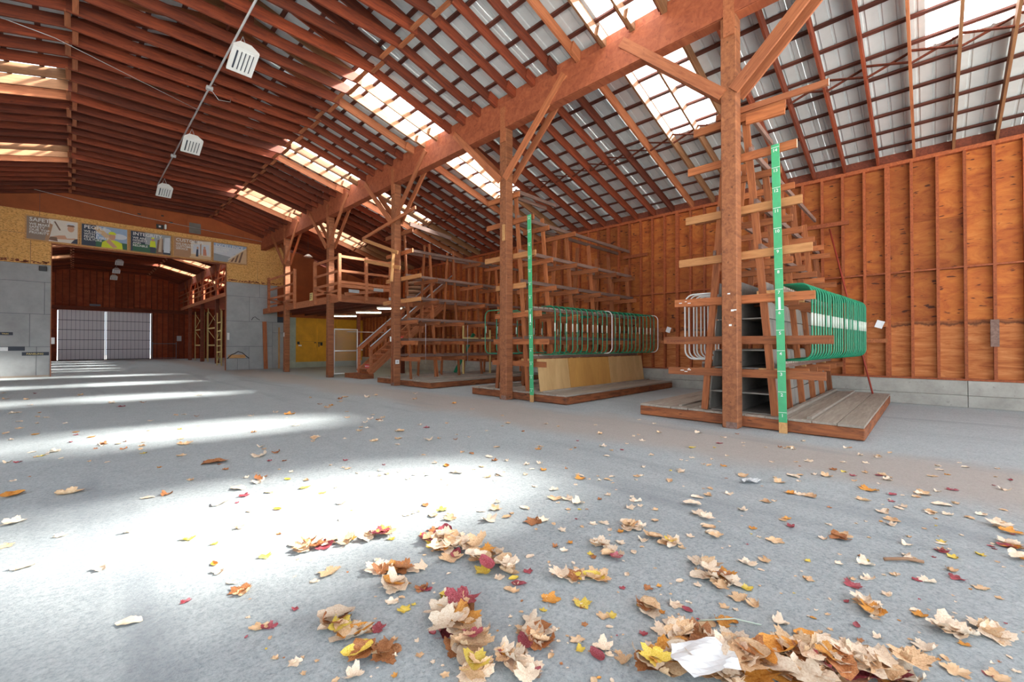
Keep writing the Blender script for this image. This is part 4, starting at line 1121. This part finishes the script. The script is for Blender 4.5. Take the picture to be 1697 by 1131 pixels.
# slotted rails that carry the hoops
def slotted(yc, s, x0, x1, n, label, z, yy_):
    t = thing('slotted_rail', label, 'rail', ((x0 + x1) / 2, yy_, z))
    block('board', (x0, yy_ - 0.02, z - 0.05), (x1, yy_ + 0.02, z + 0.015), 'rail_gray', t)
    dx = (x1 - x0) / n
    bx = [((x0 + i * dx + 0.02, yy_, z + 0.03), (x0 + (i + 1) * dx - 0.02, yy_, z + 0.03), 0.045, 0.035) for i in range(n)]
    merge_boxes('slot_blocks', bx, 'plank', t)
    for x in (FRX[0], FRX[2], FRX[4]):
        block('bracket', (x, yy_ - 0.03 if s < 0 else yy_ - 0.25, z - 0.10), (x + 0.07, yy_ + 0.25 if s < 0 else yy_ + 0.03, z - 0.05), 'rack_light', t)
    return t
def hoop_mesh(depth, h, mat, r=0.0145, rad=0.16, s=-1):
    k = ('h', depth, h, mat, s)
    if k in MC: return MC[k]
    pts = [(0, 0, h)]
    for i in range(6):
        a = math.pi / 2 * i / 5
        pts.append((0, s * (depth - rad + rad * math.sin(a)), h - rad + rad * math.cos(a)))
    for i in range(6):
        a = math.pi / 2 * i / 5
        pts.append((0, s * (depth - rad + rad * math.cos(a)), rad - rad * math.sin(a)))
    pts.append((0, 0, 0))
    me = tube_mesh([pts], r, mat, 7); MC[k] = me
    return me
def num(n):
    o = ['', 'first', 'second', 'third', 'fourth', 'fifth', 'sixth', 'seventh', 'eighth', 'ninth', 'tenth', 'eleventh', 'twelfth', 'thirteenth', 'fourteenth', 'fifteenth', 'sixteenth', 'seventeenth', 'eighteenth', 'nineteenth', 'twentieth',
         'twenty-first', 'twenty-second', 'twenty-third', 'twenty-fourth', 'twenty-fifth', 'twenty-sixth']
    return o[n]
def hoops(n, x0, x1, ya, yb, yin0, yin1, z0, z1, s, side, grp, whites=(), allwhite=False):
    for i in range(n):
        f = i / (n - 1); x = x0 + (x1 - x0) * f + rnd.uniform(-0.02, 0.02)
        yi = yin0 + (yin1 - yin0) * f; yo = ya + (yb - ya) * f
        w = allwhite or i in whites
        dpt = round(abs(yo - yi), 2); hh = round(z1 - z0, 2)
        lab = f"{num(i + 1)} {'white' if w else 'green'} bent pipe hoop from the post, {side}" if not (w and not allwhite) else f"white pipe hoop, {num(i + 1)} from the post, {side}"
        t = thing('pipe_hoop', lab, 'pipe divider', (x, yi, z0), group=grp)
        o = link('pipe', hoop_mesh(dpt, hh, 'white' if w else 'green_pipe', s=s), Matrix.Translation((x, yi, z0)), t)
        o.rotation_mode = 'XYZ'; o.rotation_euler = (0, 0, R(rnd.uniform(-3, 3)))
        if not w:
            k = ('tapeb',)
            if k not in MC: MC[k] = tube_mesh([[(0, 0, 0), (0, 0, 0.20)]], 0.0165, 'tape', 8)
            link('tape_band', MC[k], Matrix.Translation((x, yi + s * dpt, z0 + 0.55)), t)
slotted(2.21, -1, 7.62, 12.4, 30, 'lower slotted grey rail under the green hoops of the nearest rack', 0.99, 1.66)
slotted(2.21, -1, 7.62, 12.4, 30, 'upper slotted grey rail behind the green hoops of the nearest rack', 2.20, 1.68)
hoops(26, 8.05, 12.3, 1.30, 1.0, 1.70, 1.66, 1.06, 2.28, -1, 'right side of the nearest rack', 'green pipe hoops on the nearest rack')
hoops(10, 7.95, 9.6, 3.24, 3.20, 2.78, 2.78, 1.05, 2.23, 1, 'left side of the nearest rack', 'white pipe hoops on the nearest rack', allwhite=True)
slotted(2.21, 1, 7.62, 12.4, 30, 'slotted grey rail under the white hoops of the nearest rack', 0.97, 2.80)
slotted(7.3, -1, 7.62, 12.7, 26, 'lower slotted grey rail above the plywood sheets of the middle rack', 1.03, 6.74)
slotted(7.3, -1, 7.62, 12.7, 26, 'upper slotted grey rail behind the green hoops of the middle rack', 2.18, 6.74)
hoops(24, 7.95, 12.85, 6.32, 6.12, 6.74, 6.74, 1.08, 2.24, -1, 'right side of the middle rack', 'green pipe hoops on the right of the middle rack', whites=(11, 23))
hoops(12, 7.95, 12.3, 8.72, 8.72, 7.90, 7.90, 1.08, 2.24, 1, 'left side of the middle rack', 'green pipe hoops on the left of the middle rack')

# ------------------------------------------------------------------ green measuring boards
def measure(y, xf, label, digits=True, lean=0.07):
    t = thing('measuring_board', label, 'measuring board', (xf, y, 0))
    rot = Matrix.Translation((xf, y, 0)) @ Matrix.Rotation(R(-1.1), 4, 'X')
    H_ = 14.15 * 0.3048
    w = 0.105
    link('board', box_mesh(0.02, w, H_ - 0.16, 'green_rule'), rot @ Matrix.Translation((0, 0, 0.16 + (H_ - 0.16) / 2)), t)
    link('bare_end', box_mesh(0.02, w, 0.158, 'rack_light'), rot @ Matrix.Translation((0, 0, 0.08)), t)
    for n in range(1, 15):
        z = n * 0.3048 - 0.0
        link('tick_mark', box_mesh(0.003, w, 0.006, 'white'), rot @ Matrix.Translation((-0.0115, 0, z)), t)
        s = str(n)
        off = 0.019 if n < 10 else 0.036
        link('numeral', text_mesh(s, 0.065, 'white'), rot @ Matrix.Translation((-0.013, off, z - 0.066)) @ FACE_NX, t)
    link('paper_label', box_mesh(0.002, 0.03, 0.19, 'paper'), rot @ Matrix.Translation((-0.0115, 0.0, 1.92)), t)
    return t
measure(1.545, 7.33, 'green measuring board numbered to fourteen, on the nearest rack')
measure(6.50, 7.33, 'green measuring board numbered to fourteen, on the middle rack')

# small lettering and marks on rack arms
text('stencil', 'BLANDINGS', 0.06, (7.42, 3.36, 1.35), FACE_NX, 'dark_wood', r1)
for (y, z, w) in ((3.08, 2.03, 0.05), (3.0, 2.05, 0.03), (2.93, 2.02, 0.05), (3.05, 0.86, 0.06), (2.99, 0.84, 0.05), (2.93, 0.87, 0.06), (2.95, 0.89, 0.03)):
    block('paint_smear', (7.418, y, z), (7.4215, y + w, z + 0.012), 'white', r1)

# ------------------------------------------------------------------ small items on and near the right wall
def wallbox(y, lab):
    t = thing('wall_bracket', lab, 'bracket', (XW - 0.1, y, 1.6))
    block('plank', (XW - 0.10, y - 0.25, 1.72), (XW - 0.03, y + 0.75, 1.84), 'rack', t)
    block('plank', (XW - 0.10, y - 0.25, 1.36), (XW - 0.03, y + 0.75, 1.45), 'rack', t)
    block('block', (XW - 0.08, y + 0.1, 1.45), (XW - 0.03, y + 0.2, 1.72), 'rack', t)
    m_ = Matrix.Translation((XW - 0.115, y - 0.12, 1.78)) @ Matrix.Rotation(R(20), 4, 'X')
    link('paper_tag', box_mesh(0.004, 0.14, 0.17, 'paper'), m_, t, label='white paper tag hung askew')
wallbox(0.92, 'wooden bracket with a white paper tag on the wall right of the nearest rack')
wallbox(5.9, 'wooden bracket with a white paper tag on the wall between the two front racks')
for k, (ya_, zl) in enumerate(((1.35, 4.2), (6.5, 4.2), (1.9, 3.0))):
    t = thing('wall_ledger', ['short ledger board where the nearest rack meets the wall', 'short ledger board where the middle rack meets the wall', 'lower ledger board behind the nearest rack'][k], 'board', (XW - 0.06, ya_, zl))
    block('board', (XW - 0.10, ya_, zl), (XW - 0.03, ya_ + 0.85, zl + 0.1), 'stud', t)
t = thing('hanging_board', 'short weathered board fixed to a stud near the right picture edge', 'board', (XW - 0.05, -0.95, 1.5))
block('board', (XW - 0.07, -1.02, 1.27), (XW - 0.025, -0.90, 1.82), 'rail_gray', t)
t = thing('leaning_rod', 'long thin red rod leaning on the wall at the end of the nearest rack', 'rod', (12.8, 1.2, 0.2))
tube('rod', [(12.45, 0.90, 0.22), (12.93, 1.72, 4.15)], 0.018, 'red_rod', t)
t = thing('strap', 'thin pale hanging strap in the middle of the far rack', 'strap', (8.6, 11.6, 1.4))
tube('strap_line', [(8.0, 11.7, 2.0), (8.0, 11.7, 0.7)], 0.008, 'galv', t, 5)
t = thing('strap', 'second thin pale hanging strap deeper in the far rack', 'strap', (9.3, 11.6, 1.4))
tube('strap_line', [(9.6, 11.5, 2.0), (9.6, 11.5, 0.6)], 0.008, 'galv', t, 5)
t = thing('green_pipe', 'green pipe leaning diagonally inside the far rack', 'pipe', (10.2, 12.6, 0.3))
tube('pipe', [(10.3, 13.1, 0.25), (11.2, 13.05, 1.75)], 0.07, 'green_pipe', t)
t = thing('yellow_bracket', 'pale yellow steel bracket standing inside the far rack', 'bracket', (10.6, 12.3, 0.3))
beam('upright', (10.3, 12.6, 0.22), (10.3, 12.6, 2.2), 0.05, 0.05, 'yellow_steel', t)
beam('upright', (11.4, 12.3, 0.22), (11.4, 12.3, 1.9), 0.05, 0.05, 'yellow_steel', t)
beam('cross_bar', (10.3, 12.6, 1.55), (11.4, 12.3, 1.55), 0.05, 0.10, 'yellow_steel', t)

# ------------------------------------------------------------------ litter
def crumple(name, label, cat, loc, sx, sy, h, mat, seed, rot=0):
    rr = random.Random(seed); bm = bmesh.new()
    n = 9; vs = []
    for j in range(n):
        for i in range(n):
            u, v = i / (n - 1) - 0.5, j / (n - 1) - 0.5
            edge = 1 - 0.22 * abs(v) * 2 * (1 if u > 0 else 0.5)
            vs.append(bm.verts.new((u * sx * edge + rr.uniform(-.004, .004), v * sy * (1 - 0.3 * abs(u) * 2) + rr.uniform(-.004, .004), 0.008 + h * (0.5 + 0.5 * math.sin(u * 9 + v * 5)) * rr.uniform(0.6, 1) )))
    for j in range(n - 1):
        for i in range(n - 1):
            bm.faces.new((vs[j * n + i], vs[j * n + i + 1], vs[(j + 1) * n + i + 1], vs[(j + 1) * n + i]))
    me = bpy.data.meshes.new(name); bm.to_mesh(me); bm.free(); me.materials.append(M[mat])
    o = link(name, me, Matrix.Translation(loc) @ Matrix.Rotation(R(rot), 4, 'Z'))
    props(o, label, cat); return o
crumple('crumpled_paper', 'large crumpled white sheet of paper lying in the leaves at the bottom right', 'paper', (1.71, 0.63, 0.085), 0.19, 0.27, 0.022, 'paper', 3, 55)
crumple('silver_wrapper', 'small crumpled silver wrapper alone on the floor right of centre', 'wrapper', (4.49, 1.21, 0.005), 0.22, 0.10, 0.03, 'galv', 5, -40)
t = thing('twig', 'short olive twig lying on the floor near the right edge', 'twig', (3.48, 0.10, 0.01))
tube('stick', [(3.42, 0.20, 0.012), (3.50, 0.10, 0.02), (3.53, 0.03, 0.014)], 0.010, 'sacks', t, 6)
t = thing('twig', 'thin pale stem lying above the big leaf drift at the front', 'twig', (2.2, 0.6, 0.01))
tube('stem', [(2.05, 0.78, 0.012), (2.17, 0.66, 0.02), (2.22, 0.56, 0.012)], 0.0035, 'tape', t, 5)

# ------------------------------------------------------------------ leaves
def leaf_mesh(kind, seed, mat):
    rr = random.Random(seed); n = 40 if kind == 'maple' else 20
    bm = bmesh.new(); rad = []
    for i in range(n):
        a = 2 * math.pi * i / n
        if kind == 'maple':
            # five lobes around the top and sides, notch at the stem (a = -90 deg)
            rel = (a + math.pi / 2) % (2 * math.pi)
            lob = abs(math.cos(2.5 * (a - math.pi / 2)))
            r = 0.66 + 0.34 * lob ** 1.3
            r *= 1.0 - 0.35 * math.exp(-((min(rel, 2 * math.pi - rel)) / 0.5) ** 2)
            r *= 0.90 + 0.12 * (i % 2) + 0.10 * rr.random()
        else:
            r = 1.0 / math.sqrt((math.cos(a) / 0.62) ** 2 + (math.sin(a)) ** 2) * (0.95 + 0.1 * rr.random())
            if abs(a - math.pi / 2) < 0.2: r *= 1.12
        rad.append((a, r * 0.5))
    cx, cy = rr.uniform(0.2, 1.5), rr.uniform(-0.2, 1.2)
    fold = rr.uniform(-0.5, 1.2); ph = rr.uniform(0, 6.28); wav = rr.uniform(0.03, 0.09)
    rx = rr.uniform(-0.5, 0.5)
    def H_(x, y, r, a):
        z = cx * x * x + cy * y * y + fold * abs(x) * 0.25 + wav * math.sin(5 * a + ph) * (r / 0.5) ** 2
        return z
    rings = []
    for f in (0.33, 0.7, 1.0):
        ring = []
        for a, r in rad:
            q = r * f if f < 1 else r
            x, y = q * math.cos(a), q * math.sin(a)
            if f == 1: x += rr.uniform(-.015, .015); y += rr.uniform(-.015, .015)
            ring.append([x, y, H_(x, y, q, a) + rr.uniform(-0.02, 0.02) * f])
        rings.append(ring)
    pts = [[0, 0, H_(0, 0, 0, 0)]] + [p for r_ in rings for p in r_]
    # curl one side over
    if rr.random() < 0.8:
        ang = rr.uniform(0, 6.28); ux, uy = math.cos(ang), math.sin(ang); d0 = rr.uniform(0.05, 0.22); kr = rr.uniform(0.10, 0.2)
        for p in pts:
            d = p[0] * ux + p[1] * uy
            if d > d0:
                t_ = (d - d0) / kr; t_ = min(t_, 2.6)
                nd = d0 + kr * math.sin(t_); p[2] += kr * (1 - math.cos(t_)); p[0] += (nd - d) * ux; p[1] += (nd - d) * uy
    zmin = min(p[2] for p in pts)
    V = [bm.verts.new((p[0], p[1], p[2] - zmin)) for p in pts]
    R1, R2, R3 = V[1:n + 1], V[n + 1:2 * n + 1], V[2 * n + 1:3 * n + 1]
    for i in range(n):
        j = (i + 1) % n
        bm.faces.new((V[0], R1[i], R1[j])); bm.faces.new((R1[i], R2[i], R2[j], R1[j])); bm.faces.new((R2[i], R3[i], R3[j], R2[j]))
    # stem
    s0 = V[0].co.copy(); L = rr.uniform(0.1, 0.35); bend = rr.uniform(-0.2, 0.2)
    prev = None
    for k in range(4):
        c = Vector((bend * (k / 3) ** 2, -0.25 - L * k / 3, max(0.01, pts[1 + int(n * 0.75)][2] - zmin) * (1 - k / 4)))
        ring = [bm.verts.new(c + Vector((0.010 * math.cos(q), 0, 0.010 * math.sin(q)))) for q in (0, 2.1, 4.2)]
        if prev:
            for q in range(3): bm.faces.new((prev[q], prev[(q + 1) % 3], ring[(q + 1) % 3], ring[q]))
        prev = ring
    me = bpy.data.meshes.new('leaf'); bm.to_mesh(me); bm.free()
    for p in me.polygons: p.use_smooth = True
    me.materials.append(LM[mat]); return me
LEAFM = {}
for c_ in LM:
    LEAFM[c_] = [leaf_mesh('maple' if k_ % 4 else 'oval', 11 * k_ + len(c_), c_) for k_ in range(7 if c_ in ('cream', 'tan') else 4)]

f_, px0, py0 = 709.0, 848.5, 565.5
yaw, pit = R(45.77), R(0.57)
def ground_at(px, py):
    """floor point that an image pixel gives through the camera: used to lay the leaves out on the floor"""
    fw = Vector((math.sin(yaw) * math.cos(pit), math.cos(yaw) * math.cos(pit), math.sin(pit)))
    rt = Vector((math.cos(yaw), -math.sin(yaw), 0)); up = rt.cross(fw)
    d = fw + rt * ((px - px0) / f_) - up * ((py - py0) / f_)
    return Vector((0, 0, 1.3)) + d * (1.3 / -d.z)
def size_at(px, py, spx):
    g = ground_at(px, py); fw = Vector((math.sin(yaw), math.cos(yaw), 0))
    return spx * (g.dot(fw)) / f_
CW = ['cream'] * 14 + ['tan'] * 9 + ['orange'] * 2 + ['brown'] * 2 + ['yellow'] * 1 + ['maroon'] * 2
leaves = []   # (x, y, size, colour, region, z)
lr = random.Random(21)
def drift(pa, pb, width, n, smin, smax, region, pile=0.03, cols=CW):
    for _ in range(n):
        t_ = lr.random(); q = lr.gauss(0, 0.42)
        q = max(-1, min(1, q))
        px = pa[0] + (pb[0] - pa[0]) * t_; py = pa[1] + (pb[1] - pa[1]) * t_
        L_ = math.hypot(pb[0] - pa[0], pb[1] - pa[1]) + 1e-6
        nx, ny = -(pb[1] - pa[1]) / L_, (pb[0] - pa[0]) / L_
        px += nx * q * width; py += ny * q * width * 0.6
        g = ground_at(px, py)
        leaves.append((g.x, g.y, size_at(px, py, lr.uniform(smin, smax)), lr.choice(cols), region, lr.uniform(0, pile)))
def one(px, py, s, col, region):
    g = ground_at(px, py); leaves.append((g.x, g.y, size_at(px, py, s), col, region, 0.0))
drift((712, 893), (845, 950), 26, 40, 28, 46, 'in the slanting drift', 0.05)
drift((735, 1015), (790, 1120), 34, 30, 34, 66, 'in the pile at the bottom centre', 0.06)
drift((1070, 1110), (1510, 1118), 40, 95, 44, 84, 'in the deep front drift', 0.07)
drift((1095, 1060), (1230, 1085), 22, 18, 36, 66, 'in the deep front drift', 0.05)
drift((1150, 935), (1205, 975), 18, 16, 24, 42, 'in the small heap right of centre', 0.04)
drift((495, 912), (645, 885), 9, 18, 20, 36, 'in the thin line by the sunlit floor', 0.03)
drift((980, 895), (1030, 935), 14, 12, 20, 34, 'in the loose group beside the slanting drift', 0.03)
drift((1025, 868), (1130, 908), 12, 15, 20, 34, 'in the broken line at mid right', 0.02)
drift((1140, 830), (1200, 905), 8, 7, 20, 30, 'in the broken line at mid right', 0.02)
drift((835, 1095), (885, 1128), 22, 14, 28, 50, 'in the small clump before the front drift', 0.05)
drift((545, 1030), (600, 1075), 18, 12, 36, 60, 'in the clump low on the left', 0.04)
drift((570, 1090), (640, 1085), 8, 5, 36, 60, 'in the clump low on the left', 0.02)
drift((620, 950), (700, 945), 10, 9, 26, 44, 'in the group below the sunlit edge', 0.02)
drift((645, 973), (680, 978), 6, 4, 36, 52, 'in the group below the sunlit edge', 0.02)
drift((925, 960), (995, 955), 8, 8, 28, 48, 'in the group at the centre', 0.02)
drift((1055, 1000), (1085, 1015), 8, 6, 26, 44, 'in the tight brown group', 0.03, ['brown', 'tan', 'tan', 'cream'])
drift((1410, 985), (1450, 1018), 8, 8, 28, 44, 'in the group below the twig', 0.02)
drift((1560, 1050), (1660, 1050), 14, 9, 34, 56, 'at the lower right corner', 0.02)
drift((1655, 870), (1697, 930), 10, 8, 22, 36, 'at the right picture edge', 0.02)
drift((885, 1045), (895, 1080), 8, 6, 36, 56, 'beside the pile at the bottom centre', 0.02)
for (px, py, s, col) in ((20, 822, 36, 'orange'), (112, 819, 40, 'tan'), (355, 768, 38, 'brown'), (432, 793, 24, 'brown'), (430, 800, 24, 'cream'), (20, 868, 32, 'cream'), (100, 889, 20, 'cream'),
                       (8, 907, 24, 'tan'), (38, 942, 34, 'cream'), (398, 980, 38, 'brown'), (404, 984, 30, 'tan'), (215, 1033, 36, 'cream'), (430, 1041, 32, 'tan'), (446, 1040, 28, 'maroon'), (308, 998, 18, 'maroon'),
                       (300, 756, 16, 'tan'), (458, 751, 16, 'brown'), (430, 757, 28, 'cream'), (275, 821, 20, 'brown'), (245, 826, 20, 'cream'), (395, 811, 28, 'cream'), (445, 817, 16, 'tan'), (365, 835, 30, 'cream'),
                       (505, 810, 18, 'yellow'), (312, 895, 22, 'yellow'), (355, 903, 14, 'yellow'), (460, 845, 14, 'orange'), (440, 923, 22, 'yellow'), (355, 936, 16, 'orange'), (365, 948, 26, 'cream'), (213, 883, 18, 'cream'),
                       (170, 943, 28, 'cream'), (626, 1043, 30, 'maroon'), (610, 1049, 20, 'tan'), (700, 978, 28, 'brown'), (706, 978, 22, 'maroon'), (545, 950, 38, 'tan'), (490, 1099, 26, 'cream'), (455, 1093, 14, 'tan'), (585, 1120, 36, 'cream'),
                       (735, 990, 26, 'yellow'), (670, 1012, 24, 'yellow'), (650, 998, 24, 'cream'), (860, 970, 26, 'maroon'), (854, 980, 18, 'tan'), (875, 948, 18, 'maroon'), (912, 995, 34, 'orange'), (985, 958, 36, 'yellow'), (1000, 962, 28, 'tan'),
                       (965, 1002, 32, 'yellow'), (1013, 1021, 20, 'yellow'), (1000, 1022, 24, 'tan'), (880, 1030, 34, 'cream'), (870, 1066, 38, 'maroon'), (895, 1068, 34, 'cream'), (872, 1045, 42, 'tan'), (960, 1078, 20, 'yellow'), (956, 1062, 26, 'tan'),
                       (990, 1088, 32, 'maroon'), (1000, 1075, 36, 'cream'), (1035, 1097, 32, 'tan'), (1118, 1003, 28, 'cream'), (1113, 1038, 38, 'cream'), (1100, 1047, 44, 'cream'), (1135, 1048, 34, 'brown'), (1198, 1033, 34, 'orange'), (1172, 1038, 34, 'tan'),
                       (1223, 992, 34, 'tan'), (1250, 1004, 28, 'tan'), (1236, 977, 24, 'yellow'), (1238, 935, 32, 'cream'), (1268, 931, 22, 'tan'), (1292, 1033, 30, 'cream'), (1270, 1103, 38, 'orange'), (1340, 1057, 44, 'orange'), (1345, 1062, 50, 'cream'),
                       (1300, 1075, 40, 'yellow'), (1415, 972, 30, 'maroon'), (1433, 936, 30, 'cream'), (1393, 893, 34, 'brown'), (1395, 889, 32, 'tan'), (1285, 898, 28, 'tan'), (1304, 861, 16, 'orange'), (1342, 823, 26, 'tan'), (1308, 818, 18, 'orange'),
                       (1440, 813, 28, 'orange'), (1465, 850, 24, 'cream'), (1478, 863, 24, 'tan'), (1430, 830, 22, 'tan'), (1530, 820, 24, 'tan'), (1562, 838, 26, 'cream'), (1587, 960, 24, 'maroon'), (1537, 965, 26, 'cream'), (1525, 1022, 24, 'orange'),
                       (1510, 930, 24, 'cream'), (1625, 976, 24, 'tan'), (1535, 1075, 40, 'cream'), (1597, 1047, 24, 'tan'), (1630, 1040, 46, 'cream'), (1657, 1065, 26, 'cream'), (1585, 1115, 40, 'tan'), (1655, 1125, 36, 'tan'), (1637, 1119, 16, 'maroon'),
                       (1670, 908, 24, 'maroon'), (1292, 800, 22, 'tan'), (1232, 789, 24, 'tan'), (1175, 772, 12, 'tan'), (1200, 773, 12, 'orange'), (1128, 783, 14, 'cream'), (1155, 825, 20, 'cream'), (1175, 822, 18, 'tan'), (962, 794, 20, 'orange'),
                       (900, 780, 14, 'orange'), (893, 745, 14, 'orange'), (810, 758, 16, 'cream'), (830, 787, 22, 'cream'), (808, 792, 14, 'tan'), (740, 773, 14, 'orange'), (757, 784, 26, 'cream'), (705, 838, 16, 'brown'), (733, 846, 20, 'yellow'),
                       (718, 856, 22, 'tan'), (745, 861, 24, 'tan'), (722, 880, 28, 'brown'), (810, 863, 28, 'cream'), (822, 845, 22, 'tan'), (797, 848, 16, 'cream'), (870, 843, 20, 'cream'), (885, 866, 36, 'brown'), (900, 864, 22, 'cream'), (930, 880, 18, 'cream'),
                       (920, 827, 26, 'tan'), (940, 828, 22, 'cream'), (957, 835, 26, 'cream'), (1043, 842, 22, 'cream'), (1054, 832, 22, 'cream'), (1087, 846, 12, 'tan'), (1000, 868, 20, 'cream'), (620, 732, 16, 'tan'), (660, 728, 14, 'tan'), (520, 727, 20, 'tan'),
                       (710, 730, 16, 'cream'), (480, 687, 18, 'orange'), (490, 706, 14, 'cream'), (523, 725, 16, 'cream'), (663, 715, 18, 'tan'), (598, 709, 12, 'tan'), (90, 750, 18, 'cream'), (170, 737, 14, 'brown'), (205, 745, 12, 'brown'), (305, 737, 24, 'tan'),
                       (1010, 1040, 12, 'cream'), (565, 835, 18, 'tan'), (1310, 743, 14, 'tan'), (1340, 765, 16, 'cream'), (1370, 790, 20, 'tan'), (1545, 790, 16, 'tan'), (1460, 788, 18, 'tan'), (1470, 796, 16, 'cream'), (1600, 775, 12, 'cream'), (1315, 790, 24, 'cream')):
    if px < 600 and py > 640: reg = 'on the bare floor at the left'
    elif py < 800: reg = 'on the middle-distance floor'
    elif px < 1100: reg = 'around the centre drifts'
    else: reg = 'on the open floor at the right'
    one(px, py, s, col, reg)
for _ in range(420):
    px = lr.uniform(380, 1697); py = 780 + 351 * lr.random() ** 0.9
    if px < 900 and lr.random() < 0.5: px = lr.uniform(600, 1697)
    one(px, py, 5 + 16 * lr.random() ** 2, lr.choice(CW), 'tiny')
for _ in range(260):
    px = lr.uniform(0, 1697); py = lr.uniform(650 + (0 if px < 900 else 40), 800)
    one(px, py, lr.uniform(6, 13), lr.choice(CW), 'tiny')
def clear(l):
    x, y = l[0], l[1]
    if x > 7.0: return False
    return l[2] > 0.005
leaves = [l for l in leaves if clear(l)]
shapes = {'cream': 'cream', 'tan': 'tan', 'brown': 'brown', 'orange': 'orange', 'yellow': 'yellow', 'maroon': 'maroon'}
leaves.sort(key=lambda l: -l[2] / math.hypot(l[0], l[1]))
big = [l for l in leaves if l[4] != 'tiny'][:300]
bigset = set(id(l) for l in big); rest = [l for l in leaves if id(l) not in bigset]
order = {}
for l in big: order.setdefault((l[4], l[3]), []).append(l)
rank = {}
for k_, v_ in order.items():
    v_.sort(key=lambda l: math.atan2(l[0], l[1]))
    for i_, l in enumerate(v_): rank[id(l)] = (i_, len(v_))
ONES = ['', 'first', 'second', 'third', 'fourth', 'fifth', 'sixth', 'seventh', 'eighth', 'ninth']
TEENS = ['tenth', 'eleventh', 'twelfth', 'thirteenth', 'fourteenth', 'fifteenth', 'sixteenth', 'seventeenth', 'eighteenth', 'nineteenth']
TENS = {20: ('twentieth', 'twenty'), 30: ('thirtieth', 'thirty'), 40: ('fortieth', 'forty'), 50: ('fiftieth', 'fifty')}
def ordinal(n):
    if n < 10: return ONES[n]
    if n < 20: return TEENS[n - 10]
    a, b = TENS[n // 10 * 10]
    return a if n % 10 == 0 else b + '-' + ONES[n % 10]
for (x, y, s, c_, reg, z) in big:
    me = lr.choice(LEAFM[c_])
    m_ = Matrix.Translation((x, y, 0.001 + z)) @ Matrix.Rotation(lr.uniform(0, 6.283), 4, 'Z') @ Matrix.Rotation(lr.uniform(-0.3, 0.3) if z > 0.005 else 0, 4, 'X') @ Matrix.Diagonal((s, s, s * 0.55, 1))
    o = link('fallen_leaf', me, m_)
    i_, n_ = rank[id(next(l for l in big if l[0] == x and l[1] == y))]
    if n_ == 1: lab = f'only {shapes[c_]} leaf {reg}'
    else: lab = f'{ordinal(i_ + 1)} {shapes[c_]} leaf from the left {reg}'
    props(o, lab, 'leaf', f'fallen leaves {reg}')
bm = bmesh.new(); mats = list(LM)
for (x, y, s, c_, reg, z) in rest:
    me = lr.choice(LEAFM[c_]); n0 = len(bm.verts); f0 = len(bm.faces)
    bm.from_mesh(me); bm.verts.ensure_lookup_table(); bm.faces.ensure_lookup_table()
    m_ = Matrix.Translation((x, y, 0.001 + z)) @ Matrix.Rotation(lr.uniform(0, 6.283), 4, 'Z') @ Matrix.Diagonal((s, s, s * 0.55, 1))
    for v in bm.verts[n0:]: v.co = m_ @ v.co
    for f in bm.faces[f0:]: f.material_index = mats.index(c_)
me = bpy.data.meshes.new('leaf_scraps'); bm.to_mesh(me); bm.free()
for c_ in mats: me.materials.append(LM[c_])
props(link('leaf_scraps', me, Matrix.Identity(4)), 'small leaf scraps and crumbs scattered over the floor', 'leaf scraps', kind='stuff')
